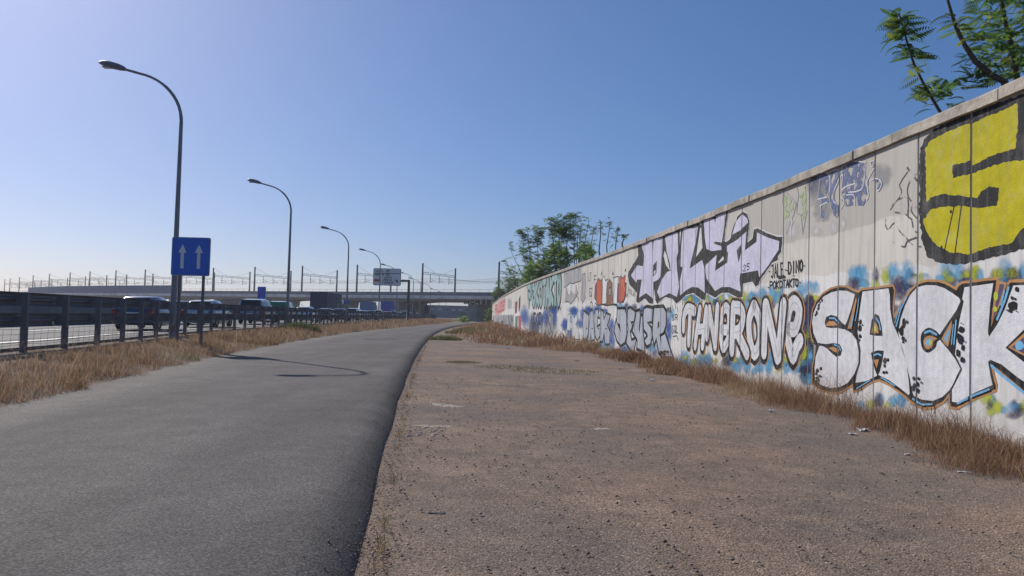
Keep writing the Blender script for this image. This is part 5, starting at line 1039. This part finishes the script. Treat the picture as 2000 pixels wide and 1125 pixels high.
def wallgrass(N, y0, y1, hk, wk, pw=1.5, width=1.75):
    y = y0+(y1-y0)*NR.uniform(0, 1, N)**pw; w = wX(y); edge = width*(.72+.2*np.sin(y*.9)+.13*np.sin(y*2.3+1)); edge = np.where(y > 33, edge+np.clip((y-33)/9, 0, 1)*np.minimum(4.2+np.clip((y-42)/24, 0, 1)*2.6, w-prX(y)-2.2), edge)
    u = NR.uniform(0, 1, N)**.85; x = w-.03-edge*u; cl = clump(x, y, 1.5); c2 = clump(x*1.1+2, y*.8, 2.9); h = hk*(.22+.8*cl+.4*c2)*NR.uniform(.3, 1.25, N)*(1-.6*u); keep = NR.uniform(0, 1, N) < (.02+.62*cl**1.4+.36*c2)*(1-.85*u**1.6)
    cc = tint(N, [RUST, BROWN, TAN, STRAW, OLIVE], [5.2, 3.2, 1.4, .6, .4]); st_ = clump(x+3, y+5, .4) > .84
    cc[st_] = tint(st_.sum(), [STRAW, TAN, OLIVE], [3, 2, 1.2]); P = np.stack([x, y, np.zeros(N)], 1)[keep]
    return blades(P, h[keep], np.full(keep.sum(), wk)*NR.uniform(.6, 1.4, keep.sum()), 1.1, cc[keep])
stalks = []
for N, y0, y1 in ((2600, 6.2, 26),):
    y = NR.uniform(y0, y1, N); x = wX(y)-.03-NR.uniform(0, 1., N)**1.3; P = np.stack([x, y, np.zeros(N)], 1); cl = clump(x, y, 1.1)
    stalks.append(blades(P, (.25+.55*cl)*NR.uniform(.7, 1.3, N), np.full(N, .006), 1.2, tint(N, [RUST, TAN, BROWN, STRAW], [3, 2, 2, 1]), .3))
merge([wallgrass(95000, 5.5, 22, .33, .0055), wallgrass(44000, 20, 48, .42, .014), wallgrass(26000, 40, 120, .75, .045, 1.3), wallgrass(6000, 110, 192, .8, .09)]+stalks, 'wall_foot_grass', M['grass'], 'rust brown dry weeds growing along the foot of the graffiti wall', 'grass')
def tuft(name, lab, cat, x, y, n, rad, h, pal, wts, wk=.02, z=0., lean=.8):
    a = NR.uniform(0, 2*np.pi, n); r_ = rad*np.sqrt(NR.uniform(0, 1, n)); P = np.stack([r_*np.cos(a)*1.25, r_*np.sin(a), np.zeros(n)], 1)
    hh = h*(1-.6*(r_/rad)**2)*NR.uniform(.6, 1.1, n); v, t, c = blades(P, hh, np.full(n, wk), lean, tint(n, pal, wts))
    ob = bpy.data.objects.new(name, fast_mesh(name, v, t, M['grass'], c)); col.objects.link(ob); ob.location = (x, y, z); return tag(ob, lab, cat)
def at_g(px, py, z=0): q = atz(px, py, z); return q[0], q[1]
for px, py, n, rad, h, lab in ((868, 664, 900, .9, .38, 'low green weed tuft at the edge of the asphalt path'), (905, 652, 900, 1.3, .55, 'olive green weed clump between path and wall weeds'), (925, 648, 900, 1.6, .7, 'tall olive weed clump in front of the far wall end'), (1165, 684, 900, .55, .62, 'straw coloured grass tussock against the wall below the narrow grey letters'), (1240, 706, 700, .5, .5, 'small rust red weed clump at the wall foot')):
    x, y = at_g(px, py); tuft('weed_clump', lab, 'weeds', x, y, n, rad, h, [OLIVE, GREEN, TAN] if 'green' in lab or 'olive' in lab else ([STRAW, TAN] if 'straw' in lab else [RUST, BROWN]), [3, 3, 1] if 'green' in lab or 'olive' in lab else [2, 1], .03)
for px, py, w, lab in ((1005, 718, 1.0, 'flat green weed streak on the dirt nearer the path'), (1085, 726, 1.1, 'flat green weed streak on the dirt nearer the wall'), (905, 708, .5, 'tiny flat weed patch on the dirt')):
    x, y = at_g(px, py); tuft('flat_weed', lab, 'weeds', x, y, 420, w, .07, [OLIVE, GREEN, BROWN], [3, 2, 1], .016, lean=1.6)['kind'] = 'stuff'
x, y = -13.0, 47; tuft('green_weed', 'leafy green weed on the bank below the guardrail', 'weeds', x, y, 1100, 1.1, .8, [GREEN, OLIVE, (.05, .09, .035)], [3, 2, 2], .05, .25)

# ------------------------------------------------------------------ trees behind the wall
def frond(L, npair=9, wid=.035, droop=.25):
    V, T = [], []
    for k in range(npair):
        u = (k+1)/(npair+.5); px = L*u; pz = -droop*L*u*u; ln = L*.34*math.sin(math.pi*min(1, .25+u*.72))
        for sg in (-1, 1):
            o = len(V); V += [(px, 0, pz), (px+ln*.35, sg*ln*.5-0, pz+.01), (px+ln*.45, sg*ln, pz-.05*L), (px+ln*.1+wid*.2, sg*ln*.55, pz-.01)]; V[o+1] = (V[o+1][0]+wid, V[o+1][1], V[o+1][2]); T += [(o, o+1, o+2), (o, o+2, o+3)]
    o = len(V); V += [(0, -.004, 0), (0, .004, 0), (L, 0, -droop*L)]; T += [(o, o+1, o+2)]
    return np.array(V), np.array(T)
FR = [frond(1., 10, .012, d) for d in (.1, .3, .5)]
LG = [(.12, .22, .055), (.17, .28, .06), (.08, .155, .045), (.24, .31, .07)]
def fronds(items):
    """items: (pos, size, azimuth, elevation, colour)"""
    V, T, C, o = [], [], [], 0
    for pos, sz, az, el, c in items:
        v, t = FR[int(NR.integers(3))]; rl = NR.uniform(-.6, .6); v = v*sz
        v = np.stack([v[:, 0], v[:, 1]*math.cos(rl)-v[:, 2]*math.sin(rl), v[:, 1]*math.sin(rl)+v[:, 2]*math.cos(rl)], 1)
        v = np.stack([v[:, 0]*math.cos(el)-v[:, 2]*math.sin(el), v[:, 1], v[:, 0]*math.sin(el)+v[:, 2]*math.cos(el)], 1)
        v = np.stack([v[:, 0]*math.cos(az)-v[:, 1]*math.sin(az), v[:, 0]*math.sin(az)+v[:, 1]*math.cos(az), v[:, 2]], 1)+np.array(pos)
        V.append(v); T.append(t+o); C.append(np.repeat([c], len(v), 0)); o += len(v)
    return np.concatenate(V), np.concatenate(T), np.concatenate(C)
def tree(name, lab, base, limbs, leaf_items, trunk_r=.10, group=None):
    """limbs: list of (points, r0, r1); leaf_items as for fronds"""
    t = thing(name, lab, 'tree', base, group); o_ = np.array(base)
    b = MB()
    P0, r0, r1 = limbs[0]; b.tube(P0, list(np.linspace(r0, r1, len(P0))), 8); b.build('trunk', M['bark'], t, True)
    if len(limbs) > 1:
        for P_, r0, r1 in limbs[1:]: b = MB(); b.tube(P_, list(np.linspace(r0, r1, len(P_))), 6); b.build('branch', M['bark'], t, True)
    v, tt, c = fronds(leaf_items); ob = bpy.data.objects.new('crown', fast_mesh('crown', v-o_, tt, M['leaf'], c)); col.objects.link(ob); ob.parent = t; ob['kind'] = 'stuff'; return t
def along(P_, n, u0=.2):
    P_ = np.array(P_); s = np.r_[0, np.cumsum(np.linalg.norm(np.diff(P_, axis=0), axis=1))]
    for u in NR.uniform(u0, 1., n): q = u*s[-1]; yield np.array([np.interp(q, s, P_[:, k]) for k in range(3)]), u
lc = lambda: np.array(LG[int(NR.integers(4))])*NR.uniform(.75, 1.3)
# near slender stem leaning over the coping
D1 = 12.6; st1 = [np.array(atY(x, y, D1)) for x, y in ((1838, 222), (1822, 195), (1802, 160), (1785, 125), (1774, 90), (1764, 55), (1756, 25))]
base = np.array([st1[0][0]+.25, D1, 0]); limb = [base, base+[0, 0, 2.5]]+st1
items = []
for P_, n, sz in ((st1[3:], 52, .40), (st1[5:], 16, .30), (st1[1:4], 16, .32)):
    for q, u in along(P_, n, .05): items.append((q, sz*NR.uniform(.5, 1.15), (0 if NR.uniform() < .42 else math.pi)+NR.uniform(-1.0, 1.0), NR.uniform(-.25, .55), lc()))
for k in range(26): items.append((atY(NR.uniform(1812, 1870), NR.uniform(175, 215), D1+NR.uniform(0, .5)), NR.uniform(.2, .36), NR.uniform(0, 6.28), NR.uniform(-.2, .9), lc()))
tree('feathery_sapling', 'slender feathery-leaved sapling leaning above the coping short of the yellow letter', base, [(limb, .035, .010)], items)
D2 = 11.6; st2 = [np.array(atY(x, y, D2)) for x, y in ((1962, 160), (1935, 145), (1905, 120), (1885, 90), (1868, 55), (1858, 25), (1848, -10), (1840, -60))]
base = np.array([st2[0][0]+.5, D2+.3, 0]); items = []
br2 = [np.array(atY(x, y, D2+.5)) for x, y in ((1985, 150), (1975, 90), (1962, 40), (1955, -10), (1950, -70))]; br3 = [np.array(atY(x, y, D2+.8)) for x, y in ((2030, 140), (2015, 80), (2020, 20), (2040, -60))]
for k in range(900):
    px = 1880+190*NR.uniform(0, 1)**.8; py = NR.uniform(-90, 165)
    if px < 1900+.15*abs(py-60) and NR.uniform() < .7: continue
    if py > 150-(px-1880)*.4+40: continue
    items.append((atY(px, py, D2+NR.uniform(-.1, 1.6)), NR.uniform(.15, .30), math.pi+NR.uniform(-1.4, 1.4), NR.uniform(-.5, .5), lc()))
for q, u in along(st2[2:6], 14): items.append((q, NR.uniform(.2, .35), NR.uniform(0, 6.28), NR.uniform(-.3, .5), lc()))
for k in range(20): items.append((atY(NR.uniform(1875, 1935), NR.uniform(140, 172), D2+.2), NR.uniform(.2, .34), NR.uniform(0, 6.28), NR.uniform(0, .9), lc()))
tree('feathery_tree', 'leafy feathery tree overhanging the wall above the huge yellow letter', base, [([base, base+[0, 0, 2.5], st2[0]+[.25, .2, -.5], *st2], .07, .014), ([base+[0, 0, 3.2], *br2], .06, .02), ([base+[0, 0, 3.2], *br3], .06, .02)], items)
# group of thin upright trees behind the middle of the wall
def px_stem(pts, D): return [np.array(atY(x, y, D)) for x, y in pts]
specs = [('thin bare-stemmed tree with a curved stem, farthest from the lilac lettering', 108., [[(1030, 560), (1012, 520), (1000, 495), (995, 475)], [(1030, 555), (1008, 545), (998, 540), (990, 512)], [(1035, 545), (1022, 500), (1016, 472)]], 60, 1.2),
         ('bushy green tree with thin upright stems just beside the curved one', 86., [[(1040, 545), (1035, 500), (1030, 450)], [(1052, 540), (1050, 480), (1044, 447)], [(1062, 535), (1060, 480), (1053, 446)], [(1045, 540), (1022, 480), (1020, 452)]], 170, 1.1),
         ('tallest tree of the group with leafy tops behind the wall', 64., [[(1085, 530), (1080, 470), (1076, 430)], [(1095, 525), (1092, 470), (1090, 428)], [(1112, 520), (1105, 460), (1106, 430)], [(1122, 515), (1121, 450), (1120, 420)], [(1100, 520), (1112, 450), (1116, 422)]], 230, .9),
         ('half-bare tree with tufted stem tips beside the tallest tree', 60., [[(1130, 510), (1133, 460), (1135, 435)], [(1140, 505), (1143, 470), (1150, 430)], [(1150, 500), (1158, 460), (1160, 445)], [(1126, 512), (1128, 470), (1128, 440)]], 60, .6),
         ('sparse spindly tree nearest the lilac lettering', 50., [[(1170, 490), (1173, 460), (1173, 435)], [(1185, 480), (1190, 450), (1191, 434)], [(1203, 475), (1206, 455), (1208, 446)]], 18, .5),
         ('tiny sapling showing just over the coping', 45., [[(1215, 475), (1219, 465), (1220, 460)]], 14, .5)]
for lab, D, stems, nl, sz in specs:
    S = [px_stem(s_, D+NR.uniform(-1, 1)) for s_ in stems]; x0 = np.mean([s_[0][0] for s_ in S]); base = np.array([x0+.3, D, 0]); limbs = [([base, base+[0, 0, 2.], S[0][0], *S[0][1:]], .07, .018)]
    for s_ in S[1:]: limbs.append(([base+[0, 0, 1.5], s_[0], *s_[1:]], .045, .014))
    items = []
    for s_ in S:
        for k in range(16): q, u = next(along(s_[-2:], 1, .2)); items.append((q, sz*NR.uniform(.3, .6), NR.uniform(0, 6.28), NR.uniform(-.3, .9), lc()*.8))
        q = s_[-1]
        for k in range(max(3, nl//22)): items.append((q+NR.normal(0, .12, 3), sz*NR.uniform(.4, .8), NR.uniform(0, 6.28), NR.uniform(-.4, .8), lc()*.8))
        for b_k in range(7):
            q, u = next(along(s_, 1, .1))
            for k in range(max(1, nl//24)): items.append((q+NR.normal(0, .22, 3), sz*NR.uniform(.5, 1.), NR.uniform(0, 6.28), NR.uniform(-.6, .6), lc()*.8))
    tree('upright_tree', lab, base, limbs, items, group='thin upright trees behind the wall')
def bush(name, lab, pts, D, n, sz, dep=2.0, dark=1.0):
    P_ = np.array(pts, float); c = P_.mean(0); base = np.array([*atY(c[0], c[1], D)[:2], 0.]); items = []; x0, y0 = P_.min(0); x1, y1 = P_.max(0)
    def inside(x, y):
        r_ = False
        for i in range(len(P_)):
            (xa, ya), (xb, yb) = P_[i], P_[i-1]
            if (ya > y) != (yb > y) and x < (xb-xa)*(y-ya)/(yb-ya)+xa: r_ = not r_
        return r_
    while len(items) < n:
        x, y = NR.uniform(x0, x1), NR.uniform(y0, y1)
        if inside(x, y): items.append((atY(x, y, D+NR.uniform(-dep, dep)), sz*NR.uniform(.5, 1.1), NR.uniform(0, 6.28), NR.uniform(-.5, .9), lc()*dark*NR.uniform(.7, 1.2)))
    top = np.array(atY(c[0], c[1], D)); return tree(name, lab, base, [([base, base*.5+top*.5, top], .09, .03), ([base+[0, 0, .6], top+[.5, .3, -.2]], .05, .02), ([base+[0, 0, .6], top+[-.5, -.2, -.2]], .05, .02)], items)
bush('leafy_shrub', 'dense green shrub at the foot of the thin upright trees', [(1018, 556), (1024, 530), (1034, 510), (1050, 515), (1062, 502), (1080, 470), (1100, 480), (1108, 500), (1112, 525), (1080, 545), (1040, 558)], 84., 1300, .7)
bush('leafy_shrub', 'lower shrub between the half-bare trees and the coping', [(1128, 508), (1134, 480), (1145, 472), (1158, 490), (1160, 500), (1140, 512)], 56., 200, .6)
bush('leafy_shrub', 'dark shrub hugging the far end of the wall', [(961, 600), (963, 575), (972, 562), (985, 565), (1000, 548), (1018, 545), (1020, 556), (985, 582), (966, 598)], 192., 520, 1.3, 1.2, .8)
bush('leafy_shrub', 'loose shrub in front of the railway mast by the wall end', [(968, 572), (970, 552), (985, 540), (990, 525), (1004, 522), (1012, 535), (1008, 552), (985, 568)], 186., 190, 1.2, 1.5, .7)
bush('leafy_shrub', 'bright green shrub at the foot of the viaduct pier', [(893, 629), (896, 621), (904, 617), (914, 618), (918, 627), (912, 630)], 165., 260, .6, 1., 1.5)
bush('leafy_shrub', 'dull shrub between the wall end and the pier', [(945, 628), (950, 605), (958, 600), (962, 628)], 175., 160, .8, 1., .8)
def far_tree(lab, px, py, D, h, n=130):
    c = atY(px, py, D); base = np.array([c[0], D, 0.4]); items = [(base+[NR.normal(0, h*.28), NR.normal(0, h*.28), h*NR.uniform(.35, 1.)], h*NR.uniform(.12, .28), NR.uniform(0, 6.28), NR.uniform(-.5, .8), lc()*.7) for _ in range(n)]
    tree('far_tree', lab, base, [([base, base+[0, 0, h*.6]], .2, .08), ([base+[0, 0, h*.3], base+[h*.2, 0, h*.6]], .1, .04)], items, group='trees far beyond the viaduct')
for k, (px, h) in enumerate(((452, 7.5), (463, 9.), (472, 7.), (574, 7), (765, 7.5), (775, 6.5))): far_tree((['lowest far tree behind the people carrier roof', 'tallest far tree behind the people carrier roof', 'middle far tree behind the people carrier roof', 'far tree between the green van and the container truck', 'far tree beside the bright blue truck', 'small far tree beside the viaduct pier'][k]), px, 600, 420., h)

# ------------------------------------------------------------------ stones, litter and marks on the dirt
N = 17000; yy = 2.6+17*NR.uniform(0, 1, N)**1.9; xx = prX(yy)+.08+(wX(yy)-.5-prX(yy))*NR.uniform(0, 1, N); cl = clump(xx, yy, .8)
kp = NR.uniform(0, 1, N) < .25+.75*cl; xx, yy = xx[kp], yy[kp]; N = len(xx); sz = .0035+.016*NR.uniform(0, 1, N)**5
oct_ = np.array([(1, 0, 0), (0, 1, 0), (-1, 0, 0), (0, -1, 0), (0, 0, .75), (0, 0, -.5)], float); ot = np.array([(0, 1, 4), (1, 2, 4), (2, 3, 4), (3, 0, 4), (1, 0, 5), (2, 1, 5), (3, 2, 5), (0, 3, 5)])
V = oct_[None]*sz[:, None, None]*NR.uniform(.6, 1.3, (N, 6, 1)); a = NR.uniform(0, 6.28, N)[:, None]; V = np.stack([V[:, :, 0]*np.cos(a)-V[:, :, 1]*np.sin(a), V[:, :, 0]*np.sin(a)+V[:, :, 1]*np.cos(a), V[:, :, 2]], 2); V += np.stack([xx, yy, np.full(N, .012)+sz*.3], 1)[:, None]
cc = tint(N, [(.26, .215, .18), (.19, .15, .125), (.13, .115, .105), (.34, .30, .26), (.055, .05, .048)], [4, 4, 1.5, 1.5, .3])
ob = bpy.data.objects.new('gravel', fast_mesh('gravel', V.reshape(-1, 3), (ot[None]+np.arange(N)[:, None, None]*6).reshape(-1, 3), M['stone'], np.repeat(cc, 6, 0))); col.objects.link(ob); tag(ob, 'fine loose gravel scattered over the brown dirt', 'gravel', kind='stuff')
def scrap(name, lab, cat, px, py, w, d, h, m_, n=5):
    x, y = at_g(px, py, .03); w, d, h = w*.75, d*.75, h*.6; b = MB(); q = random.Random(int(px*7+py)); P = [[(w*(i/n-.5)*(1+q.uniform(-.15, .15)), d*(j/n-.5)*(1+q.uniform(-.2, .2)), h*q.uniform(0, 1)) for i in range(n+1)] for j in range(n+1)]
    b.loft(P, closed=False); o = b.build(name, m_, None); o.location = (x, y, .004); tag(o, lab, cat)
    s_ = o.modifiers.new('thickness', 'SOLIDIFY'); s_.thickness = .004
for px, py, w, d, h, lab in ((1686, 838, .20, .14, .07, 'crumpled white paper by the weeds under the white letter A'), (1665, 845, .12, .1, .04, 'small white scrap beside the crumpled paper'), (1505, 801, .13, .1, .07, 'crumpled white tissue by the weeds under the silver lettering'), (1772, 884, .07, .06, .03, 'tiny white scrap on the dirt in front of the letter C'), (1880, 917, .18, .07, .015, 'flat white strip of paper on the dirt near the letter K'), (1275, 741, .16, .12, .09, 'white crumpled paper at the edge of the wall weeds below the letter R'), (1262, 737, .1, .1, .06, 'small white scrap next to the crumpled paper below the letter R'), (1210, 719, .14, .1, .06, 'white wrapper at the weed edge past the letter D'), (992, 680, .25, .16, .12, 'white bag scrap at the weed edge before the far wall'), (1063, 690, .2, .14, .06, 'pale litter below the teal lettering'), (941, 650, .35, .2, .22, 'white plastic bag caught in the far weeds'), (980, 678, .12, .1, .07, 'small pale scrap beside the white bag scrap'), (1148, 734, .12, .05, .015, 'thin white scrap on open dirt beyond the flat weeds'), (662, 661, .14, .1, .08, 'white scrap at the grass edge of the path')):
    scrap('paper_litter', lab, 'litter', px, py, w, d, h, M['litter'])
scrap('dark_rag', 'flat dark rag lying on the dirt close to the path edge', 'litter', 853, 995, .16, .06, .006, M['litterb'])
scrap('dark_rag', 'small dark scrap at the weed edge below the narrow grey letters', 'litter', 1127, 704, .22, .12, .05, M['litterb'])
def mark(lab, pts, z=.004):
    P_ = [at_g(x, y, .02) for x, y in pts]; b = MB(); c = np.mean(P_, 0); b.add([(p_[0]-c[0], p_[1]-c[1], 0) for p_ in P_], [tuple(t) for t in tessellate_polygon([[Vector((p_[0], p_[1], 0)) for p_ in P_]])]); o = b.build('pale_patch', M['pale'], None); o.location = (c[0], c[1], z); tag(o, lab, 'ground patch')
mark('pale wedge of exposed mortar on the dirt beside the path', [(840, 784), (862, 786), (886, 789), (909, 793), (880, 794), (855, 791), (842, 789)])
mark('thin pale scrape on the dirt by the path edge', [(800, 829), (822, 827), (860, 829), (884, 828), (880, 831), (845, 832), (815, 830)])
mark('short pale scrape alone in the middle of the dirt', [(1150, 835), (1165, 833), (1190, 834), (1191, 836), (1165, 837)])
b = MB(); q = random.Random(4)
for k in range(60):
    x, y = at_g(q.uniform(796, 868), q.uniform(834, 853), 0); w = q.uniform(.012, .045); n = 6
    b.add([(x+w*q.uniform(.6, 1.3)*math.cos(6.28*j/n), y+w*q.uniform(.5, 1.)*math.sin(6.28*j/n), .003) for j in range(n)]+[(x, y, .006+w*.3)], [(j, (j+1) % n, n) for j in range(n)])
tag(b.build('mortar_crumbs', M['pale'], None), 'scatter of pale mortar crumbs on the dirt beside the thin scrape', 'crumbs', kind='stuff')

# grit and small weeds spilling over the ragged path edge
N = 5200; yy = 2.8+30*NR.uniform(0, 1, N)**1.7; off = NR.normal(.03, .10, N); xx = prX(yy)+off; zz = np.interp(off, [-.46, -.32, -.22, -.13, -.05, 0, .3], [.18, .163, .128, .068, .0, .0, .0])
kp = off > -.4; xx, yy, zz = xx[kp], yy[kp], zz[kp]; N = len(xx); sz = .003+.010*NR.uniform(0, 1, N)**3
V = oct_[None]*sz[:, None, None]*NR.uniform(.6, 1.3, (N, 6, 1))+np.stack([xx, yy, zz+sz*.4], 1)[:, None]
ob = bpy.data.objects.new('edge_grit', fast_mesh('edge_grit', V.reshape(-1, 3), (ot[None]+np.arange(N)[:, None, None]*6).reshape(-1, 3), M['stone'], np.repeat(tint(N, [(.24, .19, .16), (.17, .135, .11), (.34, .30, .26), (.07, .065, .06)], [4, 4, 1, 2]), 6, 0))); col.objects.link(ob); tag(ob, 'loose grit along the crumbling edge of the path', 'grit', kind='stuff')
N = 900; yc = NR.choice(NR.uniform(3.5, 48, 40), N); yy = yc+NR.normal(0, .10, N); xx = prX(yy)+.06+np.abs(NR.normal(0, .05, N)); P = np.stack([xx, yy, np.zeros(N)], 1)
merge([blades(P, NR.uniform(.03, .10, N), np.full(N, .006), 1.3, tint(N, [OLIVE, TAN, BROWN, GREEN], [3, 3, 2, 1]))], 'edge_weeds', M['grass'], 'scattered tiny weeds along the edge of the path', 'weeds')
N = 1500; yy = 9+40*NR.uniform(0, 1, N)**1.4; xx = gX(yy)+.6+(plX(yy)-gX(yy)-.6)*NR.uniform(0, 1, N); f_ = (xx-gX(yy))/(plX(yy)-gX(yy)); P = np.stack([xx, yy, .42-.3*f_], 1)
merge([blades(P, NR.uniform(.35, .75, N)*(.5+clump(xx, yy)), np.full(N, .007), 1.0, tint(N, [STRAW, TAN, RUST], [3, 3, 1]), .3)], 'verge_stalks', M['grass'], 'thin taller straw stalks standing out of the verge grass', 'grass')

# ------------------------------------------------------------------ haze: the air over the plain
hz = MB(); hz.box((0, 0, 10.), (12400, 12400, 24.)); vm = bpy.data.materials.new('haze_air'); vm.use_nodes = True; vn = vm.node_tree; vn.nodes.clear()
vo = vn.nodes.new('ShaderNodeOutputMaterial'); pv = vn.nodes.new('ShaderNodeVolumePrincipled'); pv.inputs['Color'].default_value = (.80, .86, .95, 1); pv.inputs['Density'].default_value = .00032; pv.inputs['Anisotropy'].default_value = .35
vn.links.new(pv.outputs[0], vo.inputs['Volume']); tag(hz.build('haze', vm), kind='stuff')
